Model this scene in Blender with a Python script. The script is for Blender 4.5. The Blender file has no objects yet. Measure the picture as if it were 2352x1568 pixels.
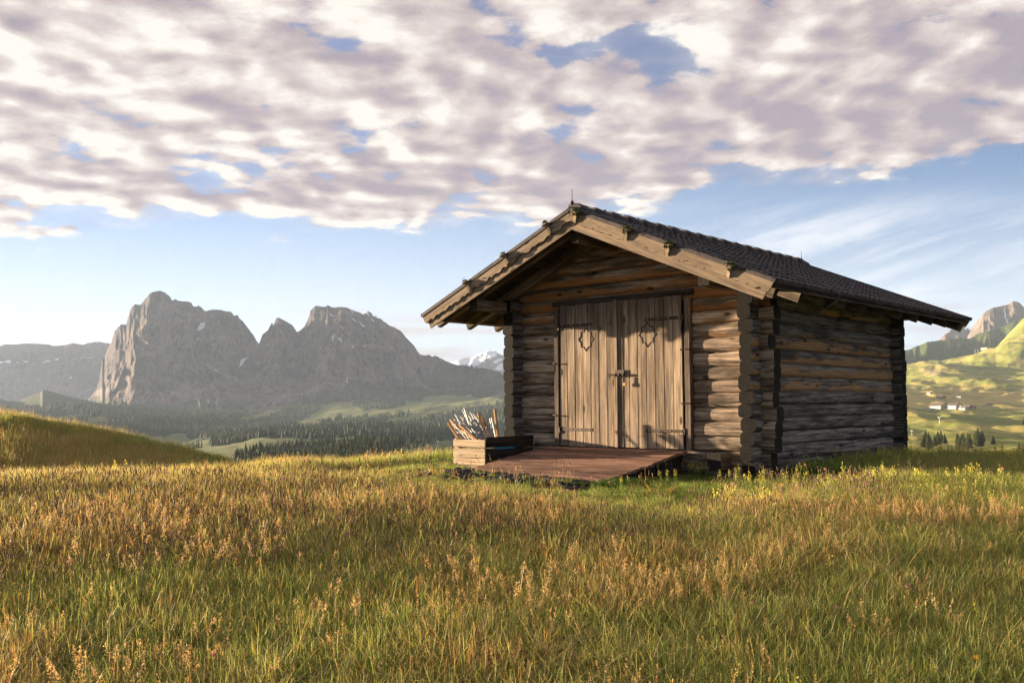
import bpy, math, random
import numpy as np
from mathutils import Vector, Matrix
random.seed(7)
RNG = np.random.default_rng(11)
scene = bpy.context.scene
ROOTC = scene.collection

# ------------------------------------------------------------------ camera
FPX = 2184.21 / 2352.0            # focal length in frame widths
CAMZ = 0.74
PITCH, ROLL, YAW = 0.0676, -0.0055, -0.7387
HX, HY = 9.7849, -10.8556          # camera position in the hut's own frame
cam_d = bpy.data.cameras.new('camera')
cam = bpy.data.objects.new('camera', cam_d); ROOTC.objects.link(cam)
cam_d.sensor_width = 36.0
cam_d.lens = 36.0 * FPX
cam_d.clip_start = 0.1; cam_d.clip_end = 60000
fwd = np.array([0.0, math.cos(PITCH), math.sin(PITCH)])
rgt = np.array([1.0, 0, 0]); upv = np.cross(rgt, fwd)
_c, _s = math.cos(ROLL), math.sin(ROLL)
rgt, upv = _c * rgt + _s * upv, -_s * rgt + _c * upv
cam.matrix_world = Matrix(((rgt[0], upv[0], -fwd[0], 0), (rgt[1], upv[1], -fwd[1], 0),
                           (rgt[2], upv[2], -fwd[2], CAMZ), (0, 0, 0, 1)))
cam_d.dof.use_dof = True; cam_d.dof.focus_distance = 12.5; cam_d.dof.aperture_fstop = 8.0
scene.camera = cam

def ray(px, py):
    """direction of a survey sight line, scaled so that its forward (Y) part is 1"""
    d = fwd[None] + rgt[None] * ((np.asarray(px, float).reshape(-1, 1) - 1176) / 2184.21) \
        - upv[None] * ((np.asarray(py, float).reshape(-1, 1) - 784) / 2184.21)
    return d / d[:, 1:2]
def at(px, py, dist):
    r = ray(px, py) * np.asarray(dist, float).reshape(-1, 1)
    r[:, 2] += CAMZ
    return r

# ------------------------------------------------------------------ render settings
scene.render.engine = 'CYCLES'
cy = scene.cycles
cy.max_bounces = 4; cy.diffuse_bounces = 3; cy.glossy_bounces = 2; cy.transmission_bounces = 3
cy.volume_bounces = 1; cy.transparent_max_bounces = 6
cy.use_denoising = True; cy.denoising_prefilter = 'NONE'; cy.denoising_input_passes = 'RGB_ALBEDO_NORMAL'
cy.use_adaptive_sampling = True; cy.adaptive_threshold = 0.02; cy.adaptive_min_samples = 16
cy.sample_clamp_indirect = 4.0
scene.view_settings.view_transform = 'Standard'
scene.view_settings.look = 'None'
scene.view_settings.gamma = 1.0
scene.view_settings.exposure = 2.4
scene.view_settings.use_curve_mapping = False

# ------------------------------------------------------------------ sun
SUN_EL = math.radians(5.3)
SUN_AZ = math.radians(61.7)                     # left of straight ahead
sdir = Vector((-math.sin(SUN_AZ) * math.cos(SUN_EL), math.cos(SUN_AZ) * math.cos(SUN_EL), math.sin(SUN_EL)))
sl = bpy.data.lights.new('sun', 'SUN'); sun = bpy.data.objects.new('sun', sl); ROOTC.objects.link(sun)
sl.energy = 5.0; sl.angle = math.radians(0.5); sl.color = (1.0, 0.79, 0.55)
sun.rotation_euler = sdir.to_track_quat('Z', 'Y').to_euler()
sun.location = sdir * 100

# ------------------------------------------------------------------ numpy noise
def _hash(ix, iy, iz, seed):
    h = (ix.astype(np.int64) * 374761393 + iy.astype(np.int64) * 668265263 + iz.astype(np.int64) * 2147483647 + seed * 974711) & 0xffffffff
    h = ((h ^ (h >> 13)) * 1274126177) & 0xffffffff
    h = (h ^ (h >> 16)) & 0xffffffff
    h = (h * 2246822519) & 0xffffffff
    return ((h ^ (h >> 15)) & 0xffffff) / float(0xffffff)
def noise(x, y, z=0.0, seed=0):
    x, y, z = np.broadcast_arrays(np.asarray(x, float), np.asarray(y, float), np.asarray(z, float))
    ix, iy, iz = np.floor(x), np.floor(y), np.floor(z)
    fx, fy, fz = x - ix, y - iy, z - iz
    ux, uy, uz = [t * t * t * (t * (t * 6 - 15) + 10) for t in (fx, fy, fz)]
    def g(a, b, c): return _hash(ix + a, iy + b, iz + c, seed)
    def L(a, b, t): return a + (b - a) * t
    v = L(L(L(g(0,0,0), g(1,0,0), ux), L(g(0,1,0), g(1,1,0), ux), uy),
          L(L(g(0,0,1), g(1,0,1), ux), L(g(0,1,1), g(1,1,1), ux), uy), uz)
    return v * 2 - 1
def fbm(x, y, z=0.0, o=4, seed=0, gain=0.5, lac=2.03):
    a, s, t = 1.0, 0.0, 0.0
    for k in range(o):
        s = s + a * noise(np.asarray(x) * lac**k, np.asarray(y) * lac**k, np.asarray(z) * lac**k, seed + k * 17); t += a; a *= gain
    return s / t
def ridged(x, y, z=0.0, o=4, seed=0, gain=0.5):
    a, s, t = 1.0, 0.0, 0.0
    for k in range(o):
        s = s + a * (1 - np.abs(noise(np.asarray(x) * 2.07**k, np.asarray(y) * 2.07**k, np.asarray(z), seed + k * 31)) * 2); t += a; a *= gain
    return s / t
def sstep(a, b, x):
    t = np.clip((np.asarray(x, float) - a) / (b - a), 0, 1); return t * t * (3 - 2 * t)

# ------------------------------------------------------------------ object helpers
def props(o, label=None, cat=None, group=None, kind=None):
    if label: o['label'] = label
    if cat: o['category'] = cat
    if group: o['group'] = group
    if kind: o['kind'] = kind
    return o
def link(name, me, mat=None, parent=None, smooth=False):
    o = bpy.data.objects.new(name, me); ROOTC.objects.link(o)
    if mat:
        for m in (mat if isinstance(mat, (list, tuple)) else [mat]): me.materials.append(m)
    if parent: o.parent = parent
    if smooth and len(me.polygons): me.polygons.foreach_set('use_smooth', np.ones(len(me.polygons), bool))
    return o
def empty(name, loc=(0, 0, 0), rz=0.0, parent=None):
    o = bpy.data.objects.new(name, None); ROOTC.objects.link(o)
    o.empty_display_size = 0.2; o.location = loc; o.rotation_euler = (0, 0, rz)
    if parent: o.parent = parent
    return o
def mesh_np(name, V, F, attrs=None, mats=None):
    """V (n,3); F (m,k) all faces of one size"""
    me = bpy.data.meshes.new(name)
    V = np.ascontiguousarray(V, dtype=np.float32); F = np.ascontiguousarray(F, dtype=np.int32)
    n, (m, k) = len(V), F.shape
    me.vertices.add(n); me.vertices.foreach_set('co', V.ravel())
    me.loops.add(m * k); me.loops.foreach_set('vertex_index', F.ravel())
    me.polygons.add(m); me.polygons.foreach_set('loop_start', np.arange(0, m * k, k, dtype=np.int32))
    me.polygons.foreach_set('loop_total', np.full(m, k, dtype=np.int32))
    if mats is not None: me.polygons.foreach_set('material_index', np.ascontiguousarray(mats, dtype=np.int32))
    me.update(calc_edges=True)
    for nm, a in (attrs or {}).items():
        a = np.asarray(a, np.float32)
        if a.ndim == 1: me.attributes.new(nm, 'FLOAT', 'POINT').data.foreach_set('value', a)
        elif a.shape[1] == 3: me.attributes.new(nm, 'FLOAT_VECTOR', 'POINT').data.foreach_set('vector', a.ravel())
        else: me.attributes.new(nm, 'FLOAT_COLOR', 'POINT').data.foreach_set('color', a.ravel())
    return me
def grid_faces(nr, nc):
    a = np.arange(nr * nc).reshape(nr, nc)
    return np.stack([a[:-1, :-1], a[:-1, 1:], a[1:, 1:], a[1:, :-1]], -1).reshape(-1, 4)

class MB:
    """mesh builder: verts, faces and two wood attributes (wc = grain coordinates, wa = tone / across / random)"""
    def __init__(s): s.v = []; s.f = []; s.wc = []; s.wa = []; s.mi = []
    def add(s, vs, fs, wc=None, wa=None, mi=0):
        b = len(s.v); n = len(vs)
        s.v += [tuple(map(float, p)) for p in vs]
        s.f += [tuple(i + b for i in f) for f in fs]; s.mi += [mi] * len(fs)
        s.wc += [tuple(map(float, p)) for p in (wc if wc is not None else vs)]
        s.wa += [tuple(map(float, p)) for p in (wa if wa is not None else [(0.5, 0, 0.5, 1)] * n)]
    def prism(s, o, ax, ay, az, L, sec, nseg=1, wob=0.0, tone=0.5, seed=None, taper=1.0, bend=0.0, cap_tone=None):
        """sweep section points sec [(a,b)] in the (ay,az) plane along ax from o"""
        ax, ay, az, o = [Vector(t) for t in (ax, ay, az, o)]
        r = random.random() * 50 if seed is None else seed
        k = len(sec); vs = []; wc = []; wa = []
        hz = max(abs(b) for a, b in sec) or 1
        for i in range(nseg + 1):
            t = i / nseg; x = L * t; sc = 1 + (taper - 1) * t
            for j, (a, b) in enumerate(sec):
                w = 1.0
                if wob:
                    w += wob * (math.sin(x * 5.1 + r + j * 1.3) * .5 + math.sin(x * 11.7 + r * 2 + j * 2.1) * .35 + math.sin(x * 2.3 + r * 3) * .6)
                dz = bend * math.sin(t * math.pi) 
                p = o + ax * x + ay * (a * sc * w) + az * (b * sc * (1 + (w - 1) * .5) + dz)
                vs.append(p); wc.append((x + r * 3.1, a + r * 7.7, b + r * 1.9)); wa.append((tone, b / hz, r % 1.0, 1))
        fs = []
        for i in range(nseg):
            for j in range(k):
                a0 = i * k + j; a1 = i * k + (j + 1) % k
                fs.append((a0, a1, a1 + k, a0 + k))
        s.add(vs, fs, wc, wa)
        # end caps, separate vertices (end grain: rings)
        for i, rev in ((0, True), (nseg, False)):
            cs = [vs[i * k + j] for j in range(k)]
            f = tuple(range(k)); f = f[::-1] if rev else f
            ct = tone if cap_tone is None else cap_tone
            s.add(cs, [f], [(a * 4 + r, b * 4 + r * 2, r) for a, b in sec], [(ct, 5.0, r % 1.0, 0)] * k)
    def box(s, c, size, rot=None, bev=0.0, axis=0, tone=0.5, seed=None, nseg=1):
        """board with its grain along local axis; chamfered long edges"""
        M = rot if rot is not None else Matrix.Identity(3)
        A = [Vector((M[0][i], M[1][i], M[2][i])) for i in range(3)]
        i = axis; j = (axis + 1) % 3; k = (axis + 2) % 3
        ha, hb = size[j] / 2, size[k] / 2
        b = min(bev, ha * .9, hb * .9)
        if b > 0: sec = [(-ha + b, -hb), (ha - b, -hb), (ha, -hb + b), (ha, hb - b), (ha - b, hb), (-ha + b, hb), (-ha, hb - b), (-ha, -hb + b)]
        else: sec = [(-ha, -hb), (ha, -hb), (ha, hb), (-ha, hb)]
        s.prism(Vector(c) - A[i] * (size[i] / 2), A[i], A[j], A[k], size[i], sec, nseg, 0, tone, seed)
    def tube(s, pts, r, n=8, tone=.5):
        pts = [Vector(p) for p in pts]; vs = []; fs = []
        rs = r if isinstance(r, (list, tuple)) else [r] * len(pts)
        for i, p in enumerate(pts):
            t = (pts[min(i + 1, len(pts) - 1)] - pts[max(i - 1, 0)]).normalized()
            u = t.cross(Vector((0, 0, 1))) if abs(t.z) < .95 else t.cross(Vector((0, 1, 0)))
            u.normalize(); w = t.cross(u)
            for j in range(n):
                a = 2 * math.pi * j / n; vs.append(p + u * math.cos(a) * rs[i] + w * math.sin(a) * rs[i])
        for i in range(len(pts) - 1):
            for j in range(n): fs.append((i * n + j, (i + 1) * n + j, (i + 1) * n + (j + 1) % n, i * n + (j + 1) % n))
        fs.append(tuple(range(n))); fs.append(tuple(range((len(pts) - 1) * n, len(pts) * n))[::-1])
        s.add(vs, fs)
    def extrude(s, poly, o, ax, ay, az, th, tone=.5, seed=None):
        """flat polygon in (ax,ay), thickness th along az; grain along ax"""
        ax, ay, az, o = [Vector(t) for t in (ax, ay, az, o)]
        r = random.random() * 50 if seed is None else seed
        k = len(poly); vs = []; wc = []; wa = []
        hy = max(abs(b) for a, b in poly) or 1
        for q in (0, 1):
            for a, b in poly:
                vs.append(o + ax * a + ay * b + az * (th * q)); wc.append((a + r * 3.1, b + r * 7.7, q * .1 + r)); wa.append((tone, b / hy, r % 1, 1))
        fs = [tuple(range(k))[::-1], tuple(range(k, 2 * k))] + [(j, (j + 1) % k, (j + 1) % k + k, j + k) for j in range(k)]
        s.add(vs, fs, wc, wa)
    def mesh(s, name):
        me = bpy.data.meshes.new(name); me.from_pydata(s.v, [], s.f)
        me.attributes.new('wc', 'FLOAT_VECTOR', 'POINT').data.foreach_set('vector', np.array(s.wc, np.float32).ravel())
        me.attributes.new('wa', 'FLOAT_COLOR', 'POINT').data.foreach_set('color', np.array(s.wa, np.float32).ravel())
        if any(s.mi): me.polygons.foreach_set('material_index', np.array(s.mi, np.int32))
        me.update(); return me
    def build(s, name, mat, parent=None, smooth=False, angle=None):
        me = s.mesh(name); o = link(name, me, mat, parent, smooth or angle is not None)
        if angle is not None:
            try: me.set_sharp_from_angle(angle=math.radians(angle))
            except Exception: pass
        return o

# ------------------------------------------------------------------ node helpers
class NT:
    def __init__(s, tree): s.t = tree; tree.nodes.clear()
    def n(s, kind, **kw):
        nd = s.t.nodes.new(kind); ins = kw.pop('i', {})
        for k, v in kw.items(): setattr(nd, k, v)
        for k, v in ins.items():
            if hasattr(v, 'links') or isinstance(v, bpy.types.NodeSocket): s.t.links.new(v, nd.inputs[k])
            else: nd.inputs[k].default_value = v
        return nd
    def math(s, op, a, b=0.0, c=0.0, clamp=False):
        return s.n('ShaderNodeMath', operation=op, use_clamp=clamp, i={0: a, 1: b, 2: c}).outputs[0]
    def vm(s, op, a, b=(0, 0, 0)):
        nd = s.n('ShaderNodeVectorMath', operation=op, i={0: a})
        if op == 'SCALE':
            if isinstance(b, bpy.types.NodeSocket): s.t.links.new(b, nd.inputs['Scale'])
            else: nd.inputs['Scale'].default_value = b
        else:
            if isinstance(b, bpy.types.NodeSocket): s.t.links.new(b, nd.inputs[1])
            else: nd.inputs[1].default_value = b
        return nd.outputs['Value'] if op in ('DOT_PRODUCT', 'LENGTH') else nd.outputs[0]
    def noise(s, vec, scale, detail=4, rough=0.55, dist=0.0, out=0):
        return s.n('ShaderNodeTexNoise', i={'Vector': vec, 'Scale': scale, 'Detail': detail, 'Roughness': rough, 'Distortion': dist}).outputs[out]
    def mix(s, f, a, b, mode='MIX', clamp=True):
        nd = s.n('ShaderNodeMix', data_type='RGBA', blend_type=mode, clamp_factor=clamp)
        for k, v in ((0, f), (6, a), (7, b)):
            if isinstance(v, bpy.types.NodeSocket): s.t.links.new(v, nd.inputs[k])
            else: nd.inputs[k].default_value = v if k == 0 else (tuple(v) + (1,) if len(v) == 3 else v)
        return nd.outputs[2]
    def ramp(s, f, pts, interp='LINEAR'):
        nd = s.n('ShaderNodeValToRGB', i={0: f}); cr = nd.color_ramp; cr.interpolation = interp
        while len(cr.elements) < len(pts): cr.elements.new(0.5)
        for e, (p, c) in zip(cr.elements, pts):
            e.position = p; e.color = (c, c, c, 1) if isinstance(c, (int, float)) else tuple(c) + (1,)
        return nd.outputs[0]
    def mapr(s, v, a, b, c=0.0, d=1.0, smooth=True):
        nd = s.n('ShaderNodeMapRange', interpolation_type='SMOOTHSTEP' if smooth else 'LINEAR', i={0: v, 1: a, 2: b, 3: c, 4: d})
        return nd.outputs[0]
    def sep(s, v): return s.n('ShaderNodeSeparateXYZ', i={0: v}).outputs
    def comb(s, x, y, z): return s.n('ShaderNodeCombineXYZ', i={0: x, 1: y, 2: z}).outputs[0]
def new_mat(name):
    m = bpy.data.materials.new(name); m.use_nodes = True
    return m, NT(m.node_tree)
def finish(nt, col, rough=0.8, bump=None, bstr=0.3, bdist=0.01, spec=0.3, trans=None, metal=0.0, normal=None):
    b = nt.n('ShaderNodeBsdfPrincipled')
    for k, v in (('Base Color', col), ('Roughness', rough), ('Specular IOR Level', spec), ('Metallic', metal)):
        if isinstance(v, bpy.types.NodeSocket): nt.t.links.new(v, b.inputs[k])
        else: b.inputs[k].default_value = (tuple(v) + (1,)) if k == 'Base Color' else v
    if bump is not None:
        bn = nt.n('ShaderNodeBump', i={'Strength': bstr, 'Distance': bdist, 'Height': bump})
        nt.t.links.new(bn.outputs[0], b.inputs['Normal'])
    out = nt.n('ShaderNodeOutputMaterial'); sh = b.outputs[0]
    if trans is not None:
        tb = nt.n('ShaderNodeBsdfTranslucent')
        if isinstance(trans[1], bpy.types.NodeSocket): nt.t.links.new(trans[1], tb.inputs[0])
        else: tb.inputs[0].default_value = tuple(trans[1]) + (1,)
        mx = nt.n('ShaderNodeMixShader', i={0: trans[0], 1: sh, 2: tb.outputs[0]}); sh = mx.outputs[0]
    nt.t.links.new(sh, out.inputs[0])
# ------------------------------------------------------------------ sky
world = bpy.data.worlds.new('World'); scene.world = world; world.use_nodes = True
w = NT(world.node_tree)
sky = w.n('ShaderNodeTexSky', sky_type='NISHITA', sun_disc=False, sun_elevation=SUN_EL,
          sun_rotation=2 * math.pi - SUN_AZ, altitude=1900.0, air_density=1.0, dust_density=1.2, ozone_density=2.5)
dirv = w.n('ShaderNodeTexCoord').outputs['Generated']
X, Y, Z = w.sep(dirv)
zc = w.math('ADD', w.math('MAXIMUM', Z, 0.0), 0.16)
PX = w.math('DIVIDE', X, zc); PY = w.math('DIVIDE', Y, zc)
P = w.comb(PX, PY, 0.0)
# slow warp so that the cloud cells are not regular
wn = w.n('ShaderNodeTexNoise', i={'Vector': P, 'Scale': 1.6, 'Detail': 2.0}).outputs['Color']
Pw = w.vm('ADD', P, w.vm('SCALE', w.vm('SUBTRACT', wn, (0.5, 0.5, 0.5)), 0.14))
def dens(vec):
    a = w.noise(vec, 2.0, 2, 0.5)
    b = w.noise(vec, 6.0, 10, 0.60, 0.0)
    vr = w.n('ShaderNodeTexVoronoi', feature='SMOOTH_F1', i={'Vector': w.vm('ADD', vec, w.vm('SCALE', w.n('ShaderNodeTexNoise', i={'Vector': vec, 'Scale': 7.0, 'Detail': 4.0}).outputs['Color'], 0.10)), 'Scale': 6.4, 'Detail': 1.0, 'Smoothness': 0.55}).outputs['Distance']
    s_ = w.math('ADD', w.math('MULTIPLY', a, 0.40), w.math('MULTIPLY', b, 0.40))
    return w.math('ADD', s_, w.math('MULTIPLY', w.math('SUBTRACT', 1.0, vr), 0.27))
d0 = dens(Pw)
Ps = w.vm('ADD', Pw, (-0.055, 0.040, 0.0))
d1 = dens(Ps)
# the edge of the cloud deck
edge = w.math('SUBTRACT', 2.93, w.math('MULTIPLY', w.math('MAXIMUM', PX, 0.0), 0.62))
edge = w.math('ADD', edge, w.math('MULTIPLY', w.math('MINIMUM', PX, 0.0), 0.19))
ein = w.math('SUBTRACT', edge, PY)
ein = w.math('ADD', ein, w.math('MULTIPLY', w.math('SUBTRACT', w.noise(P, 3.0, 6, .6), 0.5), 0.75))
deck = w.mapr(ein, -0.12, 0.22)
front = w.mapr(Y, 0.0, 0.2)
thr = w.math('SUBTRACT', w.math('ADD', 0.550, w.math('MULTIPLY', w.mapr(PX, -1.6, 1.2), 0.015)), w.math('MULTIPLY', deck, 0.19))
cov = w.mapr(w.math('SUBTRACT', d0, thr), -0.035, 0.040)
cov = w.math('MULTIPLY', w.math('MAXIMUM', cov, w.math('MULTIPLY', deck, w.mapr(d0, .30, .52, .28, .70))), w.mapr(deck, 0.0, 0.5))
cov = w.math('MULTIPLY', cov, w.mapr(Y, -0.75, 0.12, 0.25, 1.0))  # unseen clouds behind the camera thinned to cut fill light on the hut
# light and shade of the puffs, sun from the left
rel = w.math('MULTIPLY', w.math('SUBTRACT', d0, d1), 4.0)
thick = w.mapr(w.math('SUBTRACT', d0, thr), 0.03, 0.30)
big = w.noise(w.vm('MULTIPLY', P, (0.7, 1.5, 1)), 1.3, 3, .5)
azm = w.mapr(PX, -1.3, 1.1)                          # 0 near the sun side, 1 away
under = w.mapr(ein, 0.5, 2.6, 1.0, 0.0)
base = w.math('ADD', 0.87, w.math('MULTIPLY', rel, 1.2))
base = w.math('SUBTRACT', base, w.math('MULTIPLY', thick, 0.30))
base = w.math('SUBTRACT', base, w.math('MULTIPLY', azm, 0.40))
base = w.math('ADD', base, w.math('MULTIPLY', w.math('SUBTRACT', 0.5, big), 1.3))
band = w.math('MULTIPLY', w.mapr(ein, 0.10, 0.35), w.mapr(ein, 0.35, 0.95, 1.0, 0.0))
base = w.math('SUBTRACT', base, w.math('MULTIPLY', band, 0.28), clamp=True)
ccol = w.ramp(base, [(0.0, (1.50, 1.27, 1.52)), (0.35, (2.05, 1.70, 1.74)), (0.7, (2.80, 2.46, 2.34)), (1.0, (3.75, 3.55, 3.25))])
# thin streaks low on the right and bars above the horizon
el = w.math('DIVIDE', Z, w.math('MAXIMUM', Y, 0.05)); azr = w.math('DIVIDE', X, w.math('MAXIMUM', Y, 0.05))
tilt = w.math('SUBTRACT', el, w.math('MULTIPLY', azr, 0.28))
st = w.noise(w.comb(w.math('MULTIPLY', azr, 3.2), w.math('MULTIPLY', tilt, 26.0), 3.0), 1.0, 6, .62, .6)
stm = w.math('MULTIPLY', w.mapr(azr, 0.10, 0.32), w.mapr(el, 0.24, 0.17, 0.0, 1.0))
stm = w.math('MULTIPLY', stm, w.mapr(el, 0.05, 0.12))
cir = w.math('MULTIPLY', w.mapr(st, 0.36, 0.66), w.math('MULTIPLY', stm, 0.85))
br = w.noise(w.comb(w.math('MULTIPLY', azr, 5.0), w.math('MULTIPLY', el, 62.0), 8.0), 1.0, 4, .5, .3)
brm = w.math('MULTIPLY', w.mapr(el, 0.02, 0.045), w.mapr(el, 0.125, 0.085, 0.0, 1.0))
brm = w.math('MULTIPLY', brm, w.mapr(azr, -0.40, -0.12, 0.35, 1.0))
bars = w.math('MULTIPLY', w.mapr(br, 0.46, 0.62), w.math('MULTIPLY', brm, 0.95))
skyc = w.mix(1.0, sky.outputs[0], (0.74, 0.76, 0.90), 'MULTIPLY')
lowglow = w.mapr(el, 0.32, 0.02)
skyc = w.mix(w.math('MULTIPLY', lowglow, w.math('SUBTRACT', 0.88, w.math('MULTIPLY', azm, 0.34))), skyc, (3.35, 3.6, 3.95))
skyc = w.mix(cir, skyc, (3.5, 3.6, 3.85))
barc = w.mix(w.mapr(azr, -.3, .5), (2.8, 2.55, 2.55), (1.75, 1.7, 2.1))
skyc = w.mix(bars, skyc, barc)
skyc = w.mix(cov, skyc, ccol)
bg = w.n('ShaderNodeBackground', i={'Color': skyc, 'Strength': 0.05})
wo = w.n('ShaderNodeOutputWorld', i={0: bg.outputs[0]})
world.cycles.sampling_method = 'MANUAL'; world.cycles.sample_map_resolution = 1024
# ------------------------------------------------------------------ far terrain: survey helpers (zoomed survey sheets -> sight lines)
c5 = lambda p: [(x * .28123, 646.8 + y * .28123) for x, y in p]
c6 = lambda p: [(529.2 + x * .28122, 646.8 + y * .28122) for x, y in p]
c7 = lambda p: [(2046.2 + x * .28129, 646.8 + y * .28129) for x, y in p]
def curve(pts, xs):
    pts = sorted(pts); return np.interp(xs, [p[0] for p in pts], [p[1] for p in pts])
def inpoly(px, py, poly):
    x0 = np.array([p[0] for p in poly]); y0 = np.array([p[1] for p in poly]); x1 = np.roll(x0, -1); y1 = np.roll(y0, -1)
    r = np.zeros(px.shape, bool)
    for a, b, c, d in zip(x0, y0, x1, y1):
        with np.errstate(divide='ignore', invalid='ignore'):
            k = ((b > py) != (d > py)) & (px < (c - a) * (py - b) / (d - b + 1e-12) + a)
        r ^= k
    return r
def softpoly(px, py, polys, wob=5.0, sc=0.05, seed=5):
    qx = px + wob * fbm(px * sc, py * sc * 1.6, seed=seed, o=4); qy = py + wob * .7 * fbm(px * sc + 9, py * sc * 1.6, seed=seed + 3, o=4)
    m = np.zeros(px.shape, bool)
    for p in polys: m |= inpoly(qx, qy, p)
    return m.astype(float)

def rock_mat(name, c_dark, c_light, c_warm, grass=(0.05, 0.065, 0.022), strat=0.004, gl=0.0):
    m, t = new_mat(name)
    pos = t.n('ShaderNodeNewGeometry').outputs['Position']
    cv = t.vm('MULTIPLY', pos, (1, 1, .28))
    n1 = t.noise(cv, 0.008, 9, .66); n2 = t.noise(pos, 0.035, 8, .7); n3 = t.noise(cv, 0.0022, 4, .5)
    n5 = t.noise(t.vm('MULTIPLY', pos, (1, 1, .12)), 0.0062, 5, .62, .4)
    c = t.mix(t.mapr(n5, .40, .60), c_dark, c_light)  # light and dark streaks in the colour stand in for cliff shading
    c = t.mix(t.math('MULTIPLY', t.mapr(n1, .44, .58), .55), c, c_light)
    c = t.mix(t.math('MULTIPLY', t.mapr(t.noise(t.vm('MULTIPLY', pos, (1, 1, .2)), 0.022, 6, .7, .3), .50, .60), .7), c, c_dark)
    c = t.mix(t.math('MULTIPLY', t.mapr(n3, .42, .62), t.mapr(n2, .4, .6)), c, c_warm)
    a = t.n('ShaderNodeAttribute', attribute_name='m')
    s3 = t.n('ShaderNodeSeparateColor', i={0: a.outputs['Color']}).outputs
    nn = t.math('ADD', s3[1], t.math('MULTIPLY', t.math('SUBTRACT', n2, .5), 1.2))
    c = t.mix(t.mapr(nn, .35, .65), c, grass)
    scr = t.math('MULTIPLY', s3[2], t.mapr(n2, .3, .55))
    c = t.mix(scr, c, tuple(min(1, v * 1.5) for v in c_light))
    sn = t.math('ADD', s3[0], t.math('MULTIPLY', t.math('SUBTRACT', n2, .5), .8))
    c = t.mix(t.mapr(sn, .5, .6), c, (.8, .82, .86))
    finish(t, c, .95, t.math('ADD', n2, t.math('MULTIPLY', n1, 2.0)), 0.9, 14.0, .05)
    return m

def mountain(name, top, foot, x0, x1, d0, d1, ncol, nrow, mat, jag=3.0, amp=90.0, prof=(.38, .62), masks=None, cell=110.0, seed=1, dfun=None, bseed=3):
    """a massif: foot at distance d0, crest at d1, then a rear slope; ribs and gullies are real relief"""
    xs = np.linspace(x0, x1, ncol)
    ty = curve(top, xs)
    ty = ty - jag * (ridged(xs / 11.0, 0.0, seed=seed + 40, o=5, gain=.62) - .1) * (.35 + .9 * sstep(-.2, .5, noise(xs / 45.0, 3.0, seed=seed + 41)))
    by = curve(foot, xs)
    rows = []
    vs = np.linspace(0, 1, nrow)
    ca = dfun(xs) if dfun is not None else 0.0
    pv0, pv1 = prof
    PXs = np.repeat(xs[None], nrow, 0); PYs = by[None] + (ty - by)[None] * vs[:, None]
    g = np.interp(vs, [0, pv0, 1.0], [0, pv1, 1.0])
    D = (d0 + (d1 - d0) * g)[:, None] + ca
    D = np.broadcast_to(D, PXs.shape).copy()
    U = PXs * d1 / 2184.0; W = (vs[:, None] * (by - ty)[None]) * d1 / 2184.0
    env = np.clip(vs[:, None] * 5, 0, 1) * np.clip((1.03 - vs[:, None]) * 7, 0.12, 1)
    wx = fbm(U / 400, W / 400, seed=seed + 2) * 140
    rel = ridged((U + wx) / (cell * 2.3), W / (cell * 6), seed=seed, o=3) * 1.0 + ridged((U + wx * .5) / cell, W / (cell * 3.2), seed=seed + 9, o=4) * .55 \
        + fbm(U / 28, W / 45, seed=seed + 5, o=3) * .30 + fbm(U / 300, W / 300, seed=seed + 7) * 1.1
    D = D - rel * amp * env
    D = D + fbm(U / 900, W / 60, seed=seed + 12, o=2) * amp * .25 * env
    V = at(PXs.ravel(), PYs.ravel(), D.ravel())
    # rear side, so that the massif has a back
    crest = V[-ncol:]
    back = [crest + np.array([0, k * (d1 - d0) * .6 + 40, -k * (crest[:, 2:3] * 0 + 1)[0, 0] * 0]) for k in (0.15, .5, 1.0)]
    zb = V[:ncol, 2]
    for k, b in zip((0.12, .45, 1.0), back): b[:, 2] = crest[:, 2] * (1 - k) + zb * k - 5
    V = np.vstack([V] + back)
    px, py = PXs.ravel(), PYs.ravel()
    M = np.zeros((len(V), 4)); M[:, 3] = 1
    n0 = len(px)
    if masks:
        for ch, polys in masks.items(): M[:n0, ch] = softpoly(px, py, polys, 4.0 if ch == 0 else 7.0, .09 if ch == 0 else .05, seed=ch + bseed)
        for ch, polys in masks.items(): M[n0:, ch] = np.tile(M[n0 - ncol:n0, ch], 3)
    me = mesh_np(name, V, grid_faces(nrow + 3, ncol), {'m': M})
    o = link(name, me, mat, smooth=False); props(o, kind='structure')
    return o

LANG = c5([(690,1010),(735,940),(790,880),(815,790),(840,690),(838,620),(870,560),(905,500),(940,400),(990,350),(1030,350),(1062,225),(1100,180),(1150,188),(1175,150),(1195,130),(1220,95),
  (1260,84),(1310,78),(1350,92),(1385,120),(1410,158),(1432,140),(1450,155),(1500,158),(1560,170),(1580,205),(1622,198),(1680,238),(1740,228),(1830,235),(1885,245),(1905,275),(1925,262),(1945,285),
  (1985,330),(2030,380),(2070,440),(2082,470)]) + \
 c6([(200,500),(235,505),(262,430),(300,405),(340,335),(352,360),(372,300),(400,292),(450,320),(478,335),(505,355),(545,410),(570,400),(605,370),(640,290),(655,230),(690,200),(740,200),(780,205),(795,190),(840,210),(900,205),
  (960,215),(1000,235),(1060,255),(1085,260),(1120,238),(1155,260),(1190,290),(1250,320),(1300,360),(1340,375),(1400,410),(1440,465),(1480,495),(1530,570),(1545,590),(1640,600),(1720,630),(1800,665),(1860,682),(1960,684),(2060,705),(2240,745),(2600,850)]) + [(1400, 915), (1560, 945)]
rockA = rock_mat('mountain rock', (.018, .017, .020), (.115, .098, .092), (.19, .13, .095), (.050, .060, .030))
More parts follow.
